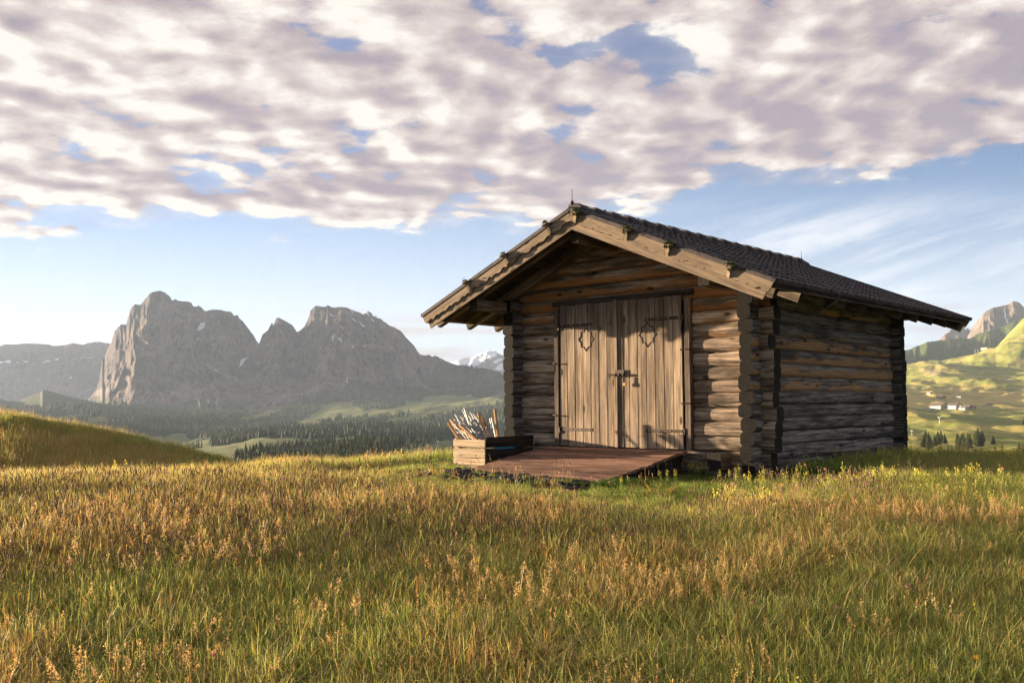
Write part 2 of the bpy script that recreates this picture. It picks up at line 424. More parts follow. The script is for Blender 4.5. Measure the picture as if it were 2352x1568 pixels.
snowA = [c5(p) for p in ([(1590,395),(1610,375),(1640,335),(1688,338),(1660,380),(1620,405)], [(1612,468),(1626,460),(1628,474)], [(1740,706),(1775,722),(1780,735)], [(1972,640),(2028,610),(1985,665),(1950,700)])] + \
 [c6(p) for p in ([(95,635),(145,610),(120,650),(80,690)], [(878,458),(925,462),(908,495)], [(838,430),(850,430),(845,485),(835,480)], [(985,545),(1012,505),(1000,550)], [(1040,325),(1112,370),(1090,372)],
  [(1105,245),(1140,275),(1130,280)], [(1145,290),(1170,320),(1160,320)], [(955,770),(968,770),(955,820),(947,815)], [(1080,540),(1112,512),(1095,535)], [(890,355),(925,385),(915,390)], [(975,285),(1030,318),(1020,320)], [(975,225),(1010,255),(1000,258)], [(808,258),(848,280),(830,278)])]
scree = [c5(p) for p in ([(1280,850),(1335,930),(1340,1010),(1420,1130),(1395,1110),(1320,1000),(1315,930)], [(1700,790),(1760,880),(1790,980),(1800,1100),(1740,1125),(1775,1060),(1760,960),(1720,860)],
  [(1600,640),(1750,700),(1980,820),(2000,850),(1900,800),(1740,720)], [(900,930),(1040,850),(960,910)], [(760,940),(790,880),(900,870),(860,930)], [(1880,1100),(2091,990),(2091,1020),(1960,1080)], [(1460,820),(1640,880),(1640,960),(1500,980),(1400,930)])] + \
 [c6(p) for p in ([(310,1030),(400,930),(495,870),(560,890),(480,940),(380,1010)], [(0,1090),(100,1040),(210,990),(180,1050),(80,1090)], [(600,900),(780,820),(860,830),(700,910)], [(1520,740),(1560,800),(1630,880),(1560,885),(1510,840)], [(860,930),(960,800),(975,820),(890,900)])]
grs = [c6(p) for p in ([(880,900),(990,800),(1150,850),(1350,880),(1460,800),(1640,760),(1700,640),(1860,682),(1960,684),(2240,745),(2600,850),(2600,1300),(600,1300),(560,950)],)] + [c5([(600,1010),(800,960),(1000,980),(1300,1000),(1700,960),(2091,960),(2091,1400),(600,1400)])]
mountain('mountain', LANG, [(150, 975), (520, 975), (1300, 975), (1600, 975)], 188, 1560, 3150, 4100, 1560, 230, rockA, 6.0, 150.0, (.36, .55), {0: snowA, 1: grs, 2: scree}, 95.0, 1)

FARL = c5([(-300,545),(-100,520),(0,527),(35,510),(120,512),(230,502),(330,508),(400,512),(440,525),(540,515),(590,500),(680,515),(715,500),(760,492),(820,492),(900,505),(1100,515)])
snB = [c5(p) for p in ([(0,650),(80,640),(90,655),(0,665)], [(180,650),(240,645),(230,655)], [(330,655),(410,645),(415,655)], [(435,648),(480,620),(478,640)], [(580,628),(640,620),(630,632)], [(650,626),(685,605),(680,625)], [(700,625),(750,610),(740,625)], [(560,785),(590,768),(575,785)], [(130,660),(155,650),(150,660)])]
rockB = rock_mat('plateau rock', (.07, .062, .062), (.12, .108, .105), (.15, .12, .10))
mountain('mountain', FARL, [(-100, 960), (400, 960)], -90, 300, 5200, 5900, 330, 110, rockB, 1.0, 110.0, (.45, .55), {0: snB}, 190.0, 60)
SNOWP = c6([(1700,740),(1810,660),(1900,625),(1980,610),(2040,585),(2090,568),(2160,560),(2185,585),(2230,605),(2300,640),(2400,690),(2600,760)]) + [(1340, 890), (1470, 935)]
snC = [c6(p) for p in ([(1800,700),(1810,660),(1900,625),(1980,610),(2040,580),(2160,555),(2190,580),(2170,610),(2120,620),(2060,650),(2010,690),(1900,700)], [(2140,650),(2230,620),(2180,670)], [(2160,720),(2200,670),(2240,660),(2240,720)], [(2230,600),(2400,690),(2300,700)])]
rockC = rock_mat('glacier peak rock', (.13, .125, .13), (.24, .22, .22), (.28, .22, .18))
mountain('mountain', SNOWP, [(1000, 960), (1300, 960)], 1005, 1480, 6000, 6600, 240, 110, rockC, 1.6, 90.0, (.3, .5), {0: snC}, 130.0, 90)
# right hand crags
CRAG1 = c7([(330,520),(400,475),(440,430),(490,395),(520,385),(560,395),(600,365),(612,400),(628,372),(645,400),(680,380),(712,390),(760,440),(900,500)])
CRAG2 = c7([(600,560),(640,490),(670,445),(700,400),(740,340),(755,260),(790,235),(830,212),(900,200),(940,188),(960,185),(1000,158),(1040,165),(1060,180),(1087,210),(1200,250),(1400,380),(1700,520)])
rockD = rock_mat('sunlit crag rock', (.075, .062, .058), (.19, .15, .125), (.27, .18, .12), (.05, .07, .02))
mountain('mountain', CRAG1, [(2100, 900), (2400, 900)], 2135, 2300, 3900, 4250, 220, 110, rockD, 1.6, 60.0, (.3, .5), None, 60.0, 120)
mountain('mountain', CRAG2, [(2100, 900), (2500, 900)], 2210, 2520, 3300, 3900, 360, 130, rockD, 1.2, 75.0, (.3, .5), {0: [c7([(925,210),(940,250),(955,330),(945,350),(930,300)])]}, 70.0, 140)

# ------------------------------------------------------------------ terrain sheets
def terrain(name, cols, rows, xs, nrow, amp, seed, mat, masks=None, spike=None, kind='structure'):
    """rows: list of (distance, {px: sight height}) from near to far, interpolated smoothly in between"""
    dist = [r[0] for r in rows]
    Yk = np.array([curve(list(r[1].items()), xs) for r in rows])
    t = np.linspace(0, len(rows) - 1, nrow)
    i0 = np.clip(np.floor(t).astype(int), 0, len(rows) - 2); f = t - i0
    ld = np.log(dist); D = np.exp(ld[i0] * (1 - f) + ld[i0 + 1] * f)
    # height in metres is interpolated, not the sight angle
    Zk = -(Yk - 931.7) / 2184.0 * np.array(dist)[:, None]
    fs = f
    Zm = Zk[i0] * (1 - fs)[:, None] + Zk[i0 + 1] * fs[:, None]
    for _ in range(4): Zm[1:-1] = (Zm[:-2] + 2 * Zm[1:-1] + Zm[2:]) / 4
    XX = (xs[None] - 1176) / 2184.0 * D[:, None]; YY = np.repeat(D[:, None], len(xs), 1)
    s = np.clip(D / 1500, .03, 1)[:, None]
    Zm = Zm + CAMZ + s * amp * fbm(XX / (260 * s + 30), YY / (420 * s + 40), seed=seed, o=5, gain=.5)
    if spike: Zm = Zm + s * spike * (fbm(XX / 70, YY / 110, seed=seed + 8, o=4, gain=.55) + .5 * ridged(XX / 150, YY / 210, seed=seed + 9, o=2))
    V = np.stack([XX, YY, Zm], -1).reshape(-1, 3)
    PXg = np.repeat(xs[None], nrow, 0); PYg = 931.7 - (Zm - CAMZ) / D[:, None] * 2184.0
    M = np.zeros((len(V), 4)); M[:, 3] = 1
    if masks:
        for ch, polys in masks.items(): M[:, ch] = softpoly(PXg.ravel(), PYg.ravel(), polys, 7.0, .045, seed=seed + ch)
    me = mesh_np(name, V, grid_faces(nrow, len(xs)), {'m': M})
    o = link(name, me, mat, smooth=True); props(o, kind=kind)
    return o, V.reshape(nrow, len(xs), 3), M.reshape(nrow, len(xs), 4), PXg, PYg

def land_mat(name, meadow, meadow2, wood, dry, rock=None):
    m, t = new_mat(name)
    pos = t.n('ShaderNodeNewGeometry').outputs['Position']
    n1 = t.noise(pos, 0.006, 6, .6); n2 = t.noise(pos, 0.05, 8, .65); n3 = t.noise(t.vm('MULTIPLY', pos, (.5, 1.6, 1)), .012, 5, .6)
    n4 = t.noise(pos, .35, 4, .6)
    c = t.mix(t.mapr(n1, .35, .65), meadow, meadow2)
    c = t.mix(t.math('MULTIPLY', t.mapr(n3, .45, .65), .8), c, dry)
    c = t.mix(t.math('MULTIPLY', t.mapr(n2, .50, .68), .45), c, tuple(v * .55 for v in meadow))
    a = t.n('ShaderNodeAttribute', attribute_name='m')
    s3 = t.n('ShaderNodeSeparateColor', i={0: a.outputs['Color']}).outputs
    k = t.math('ADD', s3[0], t.math('MULTIPLY', t.math('SUBTRACT', n2, .5), .5))
    c = t.mix(t.mapr(k, .4, .6), c, t.mix(n4, tuple(v * .6 for v in wood), tuple(v * 1.4 for v in wood)))
    if rock:
        k = t.math('MULTIPLY', s3[2], t.mapr(n2, .45, .6))
        c = t.mix(k, c, rock)
    if rock: c = t.mix(t.math('MULTIPLY', s3[1], t.mapr(n3, .3, .55)), c, dry)
    finish(t, c, .95, t.math('ADD', n2, t.math('MULTIPLY', n4, .15)), .8, 2.5, .05)
    return m
meadowL = land_mat('valley meadow', (.10, .125, .045), (.14, .155, .06), (.034, .048, .026), (.17, .16, .075))
# the left valley: woods with clearings
clr = [c6(p) for p in (
   [(530,1175),(600,1110),(700,1060),(760,1000),(740,940),(940,920),(990,960),(1010,1010),(1100,1040),(1300,1040),(1420,1000),(1430,960),(1550,960),(1640,930),(1800,920),(2240,960),(2240,985),(2000,1010),(1700,1050),(1500,1080),(1330,1080),(1200,1100),(950,1110),(760,1130),(660,1170)],
   [(1130,1170),(1400,1100),(1700,1040),(1990,985),(2240,960),(2240,990),(2000,1020),(1800,1060),(1500,1130),(1200,1175)],
   [(70,1110),(180,1070),(430,1030),(330,1065),(180,1115),(110,1120)],
   [(800,1290),(880,1240),(900,1290),(860,1300)], [(1050,1330),(1440,1380),(1640,1310),(1830,1280),(1830,1340),(1700,1400),(1830,1420),(1830,1480),(1300,1480),(1450,1400)])] + \
  [c5(p) for p in ([(1150,1310),(1250,1260),(1400,1230),(1520,1220),(1530,1265),(1740,1275),(1730,1350),(1600,1360),(1440,1370),(1300,1350)], [(700,1170),(730,1110),(800,1070),(900,1090),(1010,1130),(850,1140)],
   [(380,1100),(560,1060),(680,1060),(580,1100)], [(1680,1450),(1850,1430),(1800,1380),(1860,1370),(2091,1375),(2091,1400),(1930,1400),(1910,1500),(1750,1490)])]
xsL = np.linspace(-160, 1700, 520)
LT = [(90, {0: 1250, 1330: 1240}), (180, {0: 1150, 600: 1140, 1330: 1130}), (300, {0: 1110, 520: 1100, 900: 1092, 1330: 1070}), (480, {0: 1085, 540: 1080, 900: 1068, 1040: 1058, 1330: 1040}),
      (700, {0: 1062, 540: 1060, 800: 1052, 1040: 1035, 1330: 1015}), (950, {0: 1045, 540: 1042, 800: 1030, 1040: 1012, 1330: 1000}), (1300, {0: 1020, 400: 1024, 700: 1014, 1000: 998, 1330: 985}),
      (1700, {0: 995, 400: 1003, 700: 990, 1000: 978, 1330: 965}), (2200, {0: 962, 200: 960, 400: 975, 700: 965, 1000: 955, 1330: 942}), (2800, {0: 942, 200: 938, 400: 950, 700: 945, 1000: 930, 1330: 910}), (3400, {0: 935, 200: 925, 400: 935, 700: 925, 1000: 895, 1330: 885}),
      (4200, {0: 945, 200: 945, 400: 960, 700: 960, 1000: 960, 1330: 960}), (6000, {0: 940, 1330: 960}), (9000, {0: 936, 1330: 938})]
oL, VL, ML, PXL, PYL = terrain('valley_meadow', None, LT, xsL, 420, 26, 5, meadowL, spike=4.0)
wl = 1 - softpoly(PXL.ravel(), PYL.ravel(), clr, 9.0, .05, 77).reshape(PXL.shape)
wl *= (VL[:, :, 1] > 1150) & (VL[:, :, 1] < 3350)
a_ = oL.data.attributes['m']; buf = ML.reshape(-1, 4).copy(); buf[:, 0] = wl.ravel(); a_.data.foreach_set('color', buf.astype(np.float32).ravel())
# small knob hill on the far left
knob = c5([(-200,960),(0,955),(60,975),(160,965),(260,930),(330,905),(345,885),(370,886),(450,905),(560,935),(640,955),(760,975),(900,1010)])
meadowK = land_mat('knob meadow', (.05, .07, .03), (.07, .085, .04), (.02, .028, .02), (.09, .09, .05))
mountain('hill', knob, [(-100, 990), (300, 990)], -60, 262, 2700, 3300, 200, 40, meadowK, 0.2, 14.0, (.4, .5), None, 300.0, 33)

# ---- right hand side: sunlit alp
meadowR = land_mat('alp meadow', (.150, .175, .036), (.23, .235, .055), (.03, .04, .015), (.40, .31, .10), (.26, .20, .14))
hillR = [(1400, 990), (1540, 985), (1700, 905)] + c7([(-700,780),(-200,740),(60,722),(125,715),(200,690),(330,650),(420,655),(500,640),(600,618),(700,590),(760,565),(860,540),(960,440),(1087,340),(1300,220),(1600,150)])
xsR = np.linspace(1540, 2620, 600)
hr = {x: y for x, y in hillR}
def off(d, k): return {x: y + k * (931.7 - y) + d for x, y in hr.items()}
RT0 = [(60, {1850: 1170, 2560: 1170}), (110, {1850: 1110, 2560: 1105}), (180, {1850: 1085, 2560: 1080}), (280, {1850: 1070, 2352: 1062, 2560: 1058}), (400, {1850: 1052, 2352: 1044, 2560: 1038}), (600, {1850: 1022, 2352: 1012, 2560: 1004}),
      (850, {1850: 992, 2352: 982, 2560: 970}), (1100, {1850: 965, 2352: 955, 2560: 945}), (1400, {1850: 938, 2200: 936, 2352: 930, 2560: 915}), (1750, {1850: 915, 2100: 905, 2200: 900, 2352: 888, 2560: 860}),
      (2100, {1850: 890, 2081: 876, 2160: 862, 2250: 856, 2352: 835, 2560: 790}), (2450, dict(hr)), (2800, {x: y + 22 for x, y in hr.items()}), (3100, {x: y + 60 for x, y in hr.items()})]
def _ext(d):
    d = dict(d); k0 = min(k for k in d if k >= 1800) if not any(k < 1800 for k in d) else None
    if k0 is not None: d[1720] = d[k0] + 6; d[1540] = d[k0] + 75
    return d
RT = [(a, _ext(b)) for a, b in RT0]
dryR = [c7([(120,900),(500,880),(760,860),(1087,880),(1400,900),(1400,1110),(800,1040),(300,1010),(120,1100)])]
rockR = [c7([(290,700),(420,690),(460,740),(420,790),(330,790),(240,770)]), c7([(860,700),(1000,800),(980,840),(900,820)])]
oR, VR, MR, PXR, PYR = terrain('alp_meadow', None, RT, xsR, 520, 34, 21, meadowR, {1: dryR, 2: rockR}, spike=11.0)
ridgeR = [(1300, 930), (1420, 905), (1600, 868), (1780, 842)] + c7([(-500,640),(-100,590),(60,565),(120,560),(160,552),(200,530),(250,515),(300,490),(400,480),(480,470),(560,460),(640,465),(700,430),(760,410),(850,390),(900,370),(960,345),(1010,320),(1087,300),(1300,200),(1600,140)])
meadowD = land_mat('ridge meadow', (.05, .075, .022), (.07, .095, .03), (.03, .04, .02), (.09, .10, .035), (.2, .15, .1))
mountain('hill', ridgeR, [(1300, 950), (2600, 935)], 1380, 2620, 2750, 3200, 760, 110, meadowD, 1.3, 42.0, (.3, .45), None, 55.0, 155)

# ------------------------------------------------------------------ far ground reaching the horizon
V = []; n = 65
for r in (800., 1499.):
    for k in range(n):
        a = -math.pi + 2 * math.pi * k / (n - 1); V.append((r * math.sin(a) * 2.39, r * math.cos(a) + (r > 0) * 0, -70.0))
cg = mesh_np('valley_floor', [(0, 0, -70)] * n + V, grid_faces(3, n), {'m': np.zeros((n * 3, 4))})
props(link('valley_floor', cg, meadowK), kind='structure')

# ------------------------------------------------------------------ haze
hz = bpy.data.meshes.new('haze')
bx0, bx1, by0, by1, bz0, bz1 = -46000, 46000, -46000, 46000, -72, 640
bx0, bx1, by0, by1 = -3600, 3600, -1500, 7600
vv = [(x, y, z) for z in (bz0, bz1) for y in (by0, by1) for x in (bx0, bx1)]
hz.from_pydata(vv, [], [(0, 2, 3, 1), (4, 5, 7, 6), (0, 1, 5, 4), (2, 6, 7, 3), (0, 4, 6, 2), (1, 3, 7, 5)])
mh = bpy.data.materials.new('haze'); mh.use_nodes = True; th = NT(mh.node_tree)
pv = th.n('ShaderNodeVolumePrincipled', i={'Color': (.64, .78, 1.0, 1), 'Density': 0.46e-4, 'Anisotropy': 0.0})
mo = th.n('ShaderNodeOutputMaterial', i={1: pv.outputs[0]})
ho = link('haze', hz, mh); props(ho, kind='stuff', label='pale morning haze filling the valley before the mountains', cat='haze')
# ------------------------------------------------------------------ wood materials
def wood(name, lo, hi, dark, orange=None, rings=True, rough=.85, knots=True, stain=1.0, gscale=1.0, bump=.5, vfade=None, blotch=.45):
    """weathered timber: wc = grain coordinates, wa = (tone, across, random, side/end)"""
    m, t = new_mat(name)
    wc = t.n('ShaderNodeAttribute', attribute_name='wc').outputs['Vector']
    wa = t.n('ShaderNodeAttribute', attribute_name='wa')
    r, g, b = t.n('ShaderNodeSeparateColor', i={0: wa.outputs['Color']}).outputs
    side = t.math('LESS_THAN', g, 2.0)
    gv = t.vm('MULTIPLY', wc, (1.6 * gscale, 34 * gscale, 34 * gscale))
    fine = t.noise(gv, 1.0, 8, .72, .35)
    gv2 = t.vm('MULTIPLY', wc, (.8, 9, 9)); med = t.noise(gv2, 1.0, 5, .6, .5)
    bl = t.noise(t.vm('MULTIPLY', wc, (1.3, 5, 5)), 1.0, 4, .6, .2)
    c = t.mix(t.mapr(fine, .36, .64), lo, hi)
    sk = t.noise(t.vm('MULTIPLY', wc, (.35, 13, 13)), 1.0, 4, .65, .2)
    c = t.mix(t.math('MULTIPLY', t.mapr(sk, .52, .68), .6 * stain), c, tuple(a * .5 + b_ * .5 for a, b_ in zip(lo, dark)))
    c = t.mix(t.math('MULTIPLY', t.mapr(sk, .46, .34), .5 * stain), c, tuple(min(1, v * 1.25) for v in hi))
    c = t.mix(t.math('MULTIPLY', t.mapr(bl, .45, .62), blotch), c, dark)
    c = t.mix(t.math('MULTIPLY', t.mapr(fine, .42, .30), .75 * stain), c, dark)          # checks and dark grain
    c = t.mix(t.math('MULTIPLY', t.mapr(med, .53, .70), .55 * stain), c, dark)
    if orange:
        # wood that rain never reaches keeps its resin colour; its face is blotched with soot-black weathering
        o = t.mix(t.mapr(fine, .3, .7), tuple(v * .55 for v in orange), orange)
        k = t.math('ADD', r, t.math('MULTIPLY', t.math('SUBTRACT', t.noise(t.vm('MULTIPLY', wc, (1.1, 7, 7)), 1.3, 5, .65, .6), .5), 1.5))
        k = t.math('SUBTRACT', k, t.math('MULTIPLY', g, .26))
        c = t.mix(t.mapr(k, .52, .80), c, o)
    if knots:
        vo = t.n('ShaderNodeTexVoronoi', feature='F1', i={'Vector': t.vm('MULTIPLY', wc, (2.6, 6.5, 6.5)), 'Scale': 1.0})
        kk = t.mapr(vo.outputs['Distance'], .20, .09)
        rnd = t.n('ShaderNodeSeparateColor', i={0: vo.outputs['Color']}).outputs[0]
        kk = t.math('MULTIPLY', kk, t.mapr(rnd, .45, .5))
        kk = t.math('MULTIPLY', kk, side)
        c = t.mix(t.math('MULTIPLY', kk, .8), c, tuple(v * .5 for v in dark))
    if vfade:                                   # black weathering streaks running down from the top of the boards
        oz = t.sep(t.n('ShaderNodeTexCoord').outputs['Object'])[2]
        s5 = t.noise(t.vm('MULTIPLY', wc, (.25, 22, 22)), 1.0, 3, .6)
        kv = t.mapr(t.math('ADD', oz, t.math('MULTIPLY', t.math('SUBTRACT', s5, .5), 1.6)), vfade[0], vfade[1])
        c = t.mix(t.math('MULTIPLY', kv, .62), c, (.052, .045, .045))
    # board to board variation
    v = t.math('ADD', .74, t.math('MULTIPLY', b, .5))
    c = t.mix(1.0, c, t.n('ShaderNodeCombineColor', i={0: v, 1: v, 2: v}).outputs[0], 'MULTIPLY')
    if rings:
        ln = t.vm('LENGTH', t.vm('ADD', t.vm('MULTIPLY', wc, (1, 1, 0)), (0, 0, 0)))
        rg = t.n('ShaderNodeTexNoise', i={'Vector': t.vm('MULTIPLY', wc, (9, 9, 1)), 'Scale': 1.0, 'Detail': 6.0, 'Roughness': .75}).outputs[0]
        ec = t.mix(t.mapr(rg, .38, .62), tuple(v * .8 for v in dark), tuple(v * .28 for v in lo))
        c = t.mix(side, ec, c)
    hgt = t.math('ADD', fine, t.math('MULTIPLY', med, .6))
    finish(t, c, rough, hgt, bump, .012, .12)
    return m
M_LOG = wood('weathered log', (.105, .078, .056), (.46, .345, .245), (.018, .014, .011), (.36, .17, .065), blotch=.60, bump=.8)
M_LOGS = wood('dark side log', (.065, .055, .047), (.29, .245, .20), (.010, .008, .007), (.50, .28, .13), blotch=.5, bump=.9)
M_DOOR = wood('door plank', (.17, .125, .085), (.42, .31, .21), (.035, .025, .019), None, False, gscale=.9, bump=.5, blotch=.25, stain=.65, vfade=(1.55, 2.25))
M_BARGE = wood('barge board', (.21, .155, .105), (.39, .285, .19), (.06, .044, .032), None, False, gscale=.7, bump=.4, blotch=.30, stain=.75)
M_DARK = wood('shaded timber', (.022, .018, .015), (.065, .050, .039), (.007, .006, .005), None, False, bump=.4)  # near-black tone, darkened so the colour carries the under-roof shade
M_BEAM = wood('beam timber', (.09, .07, .052), (.22, .165, .12), (.02, .015, .012), None, True, bump=.5)
M_RAMP = wood('ramp plank', (.15, .076, .050), (.36, .20, .135), (.036, .022, .016), None, False, gscale=.8, bump=.35, blotch=.5, stain=.7)
M_CRATE = wood('crate board', (.33, .235, .145), (.58, .44, .29), (.10, .065, .04), None, False, gscale=.8, bump=.35, blotch=.12, stain=.5)
M_STAKE = wood('bare wooden stake', (.38, .22, .10), (.62, .40, .20), (.18, .10, .05), None, False, knots=False, blotch=.1, bump=.2)
def plain(name, col, rough=.6, metal=0.0, spec=.4, nscale=30, namp=.35, bump=.2):
    m, t = new_mat(name)
    pos = t.n('ShaderNodeTexCoord').outputs['Object']
    n1 = t.noise(pos, nscale, 6, .65)
    c = t.mix(n1, tuple(v * (1 - namp) for v in col), tuple(min(1, v * (1 + namp)) for v in col))
    finish(t, c, rough, n1, bump, .003, spec, metal=metal)
    return m
M_IRON = plain('rusty iron', (.040, .024, .017), .55, .6)
M_NAIL = plain('nail head', (.35, .28, .22), .35, .9)
M_WIRE = plain('grey wire', (.16, .16, .165), .4, .8)
M_BRASS = plain('brass', (.45, .28, .09), .35, .9)
M_BLUE = plain('blue plastic', (.02, .30, .55), .45)
M_MOSS = plain('moss', (.085, .095, .022), .95, nscale=60, namp=.6)
M_SOIL = plain('bark litter', (.060, .036, .022), .95, nscale=40, namp=.7, bump=.8)
M_STONE = plain('dark stone', (.040, .033, .029), .75, nscale=14, namp=.6, bump=.8)
M_WHITE = plain('white plastic', (.33, .325, .315), .45, nscale=12, namp=.16)

def tile_mat():
    m, t = new_mat('roof tile')
    pos = t.n('ShaderNodeTexCoord').outputs['Object']
    n1 = t.noise(pos, 9, 6, .7); n2 = t.noise(pos, 55, 5, .7); n3 = t.noise(pos, 2.2, 4, .6)
    c = t.mix(t.mapr(n1, .35, .65), (.026, .021, .021), (.070, .056, .054))
    c = t.mix(t.math('MULTIPLY', t.mapr(n2, .55, .7), .6), c, (.15, .085, .035))
    c = t.mix(t.math('MULTIPLY', t.mapr(n3, .55, .7), .3), c, (.10, .07, .055))
    finish(t, c, .8, n2, .35, .01, .25)
    return m
M_TILE = tile_mat()

# ------------------------------------------------------------------ the hut, in its own frame (x along the front, y to the rear)
HC, HS = math.cos(YAW), math.sin(YAW)
HUTLOC = (HC * -HX - HS * HY, HS * -HX + HC * -HY, 0)
HUTLOC = (HC * (-HX) - HS * (-HY), HS * (-HX) + HC * (-HY), 0)
def h2w(x, y, z=0.0):
    return (HUTLOC[0] + HC * x - HS * y, HUTLOC[1] + HS * x + HC * y, z)
hut = empty('log_hut', HUTLOC, YAW)
props(hut, 'small weathered log hut with dark tiled gable roof and wide plank double door', 'hut')
X0, X1, YB = 0.02, 4.0, 4.43
XR, ZR, ZE = 1.877, 3.397, 2.164
YF, YK = -0.975, 5.925
EL_, ER_ = -1.06, 4.815
SL = (ZR - ZE) / (ER_ - XR)
def roof_z(x): return ZR - abs(x - XR) * SL
def log_section(hh, th, seed):
    rr = random.Random(seed); n = 16; pts = []
    e = 3.9 + rr.random() * 1.2
    for k in range(n):
        a = 2 * math.pi * (k + .5) / n
        c, s = math.cos(a), math.sin(a)
        d = (abs(c) ** e + abs(s) ** e) ** (-1 / e)
        pts.append((c * d * th, s * d * hh))
    return pts
PITCHL = .1775
def courses(z0, z1, seed):
    rr = random.Random(seed); z = z0; out = []
    while z < z1 - .05:
        h = PITCHL * (1 + (rr.random() - .5) * .16); out.append((z + h / 2, h / 2)); z += h
    return out
def log_x(mb, xa, xb, yc, zc, hh, seed, tone, th=.095, bend=0):
    q_ = random.Random(seed * 7); th *= q_.uniform(.92, 1.10); yc += q_.uniform(-.008, .010)
    mb.prism((xa, yc, zc), (1, 0, 0), (0, 1, 0), (0, 0, 1), xb - xa, log_section(hh + .004, th, seed), max(3, int((xb - xa) / .16)), .022, tone, seed=seed * 1.37 % 50, bend=bend)
def log_y(mb, ya, yb, xc, zc, hh, seed, tone, th=.095, bend=0):
    q_ = random.Random(seed * 5); th *= q_.uniform(.88, 1.14); xc += q_.uniform(-.012, .012)
    mb.prism((xc, ya, zc), (0, 1, 0), (-1, 0, 0), (0, 0, 1), yb - ya, log_section(hh + .004, th, seed), max(3, int((yb - ya) / .16)), .026, tone, seed=seed * 1.91 % 50, bend=bend)
DX0, DX1, DZ0, DZ1 = .80, 3.10, .155, 2.20
fr = courses(-.22, 2.3, 5); sd = courses(-.13, 2.38, 8)
def tone_front(z): return .02 if z < 1.55 else (.30 if z < 2.0 else .62)
rj = random.Random(3)
mbL = MB(); mbR = MB(); mbG = MB()
for k, (zc, hh) in enumerate(fr):
    tl = tone_front(zc) + rj.random() * .12
    if zc < DZ1 - .02 and zc > DZ0 - .06:
        log_x(mbL, X0 - .17 - rj.random() * .06, DX0 - .02, .095, zc, hh, 100 + k, tl)
        log_x(mbR, DX1 + .02, X1 + .20 + rj.random() * .09, .095, zc, hh, 140 + k, tl)
    else:
        log_x(mbG if zc > 1 else mbR, X0 - .17, X1 + .2, .095, zc, hh, 180 + k, tl + .1)
z = fr[-1][0] + fr[-1][1]; k = 0
while z < ZR - .28:
    h = PITCHL * .98; half = (ZR - .14 - (z + h)) / SL
    if half > .15:
        log_x(mbG, max(X0 - .1, XR - half - .3), min(X1 + .1, XR + half + .3), .095, z + h / 2, h / 2, 220 + k, .66 - .05 * k)
    z += h; k += 1
o = mbL.build('log_wall', M_LOG, hut, angle=50); o['label'] = 'shaded front log wall left of the door'
o = mbR.build('log_wall', M_LOG, hut, angle=50); o['label'] = 'sunlit front log wall right of the door'
o = mbG.build('gable_wall', M_LOG, hut, angle=50); o['label'] = 'orange brown logs of the front gable'
mb = MB()
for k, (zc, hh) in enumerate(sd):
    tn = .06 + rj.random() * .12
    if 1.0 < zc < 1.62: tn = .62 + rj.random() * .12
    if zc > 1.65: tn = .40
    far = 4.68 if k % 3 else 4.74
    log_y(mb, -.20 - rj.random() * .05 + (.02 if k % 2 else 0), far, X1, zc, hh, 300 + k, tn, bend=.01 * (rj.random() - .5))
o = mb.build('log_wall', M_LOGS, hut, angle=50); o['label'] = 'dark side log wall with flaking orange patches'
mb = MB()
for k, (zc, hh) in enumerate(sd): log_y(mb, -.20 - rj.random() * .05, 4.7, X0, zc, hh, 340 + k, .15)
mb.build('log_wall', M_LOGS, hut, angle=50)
mb = MB()
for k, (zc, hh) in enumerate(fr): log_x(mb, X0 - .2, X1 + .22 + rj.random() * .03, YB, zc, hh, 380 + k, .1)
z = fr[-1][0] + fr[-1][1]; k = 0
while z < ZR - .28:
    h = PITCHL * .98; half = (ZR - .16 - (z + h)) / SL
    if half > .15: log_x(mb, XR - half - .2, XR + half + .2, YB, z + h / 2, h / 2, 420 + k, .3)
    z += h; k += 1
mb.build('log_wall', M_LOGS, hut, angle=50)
# beam ends and foundation
mb = MB()
mb.box((3.55, -.10, .02), (.20, .30, .22), bev=.015, axis=1, seed=4.4)
mb.build('floor_beam', M_BEAM, hut)
for x, y in ((.1, .15), (3.9, .15), (3.97, 2.2), (3.95, 4.3), (.05, 4.3)):
    mb = MB(); mb.box((x, y, -.23), (.3, .32, .29), bev=.06, seed=y); mb.build('foundation_stone', M_STONE, hut)
mb = MB(); mb.box((2.0, 2.2, .10), (3.7, 4.2, .06), seed=3); mb.build('floor', M_DARK, hut)

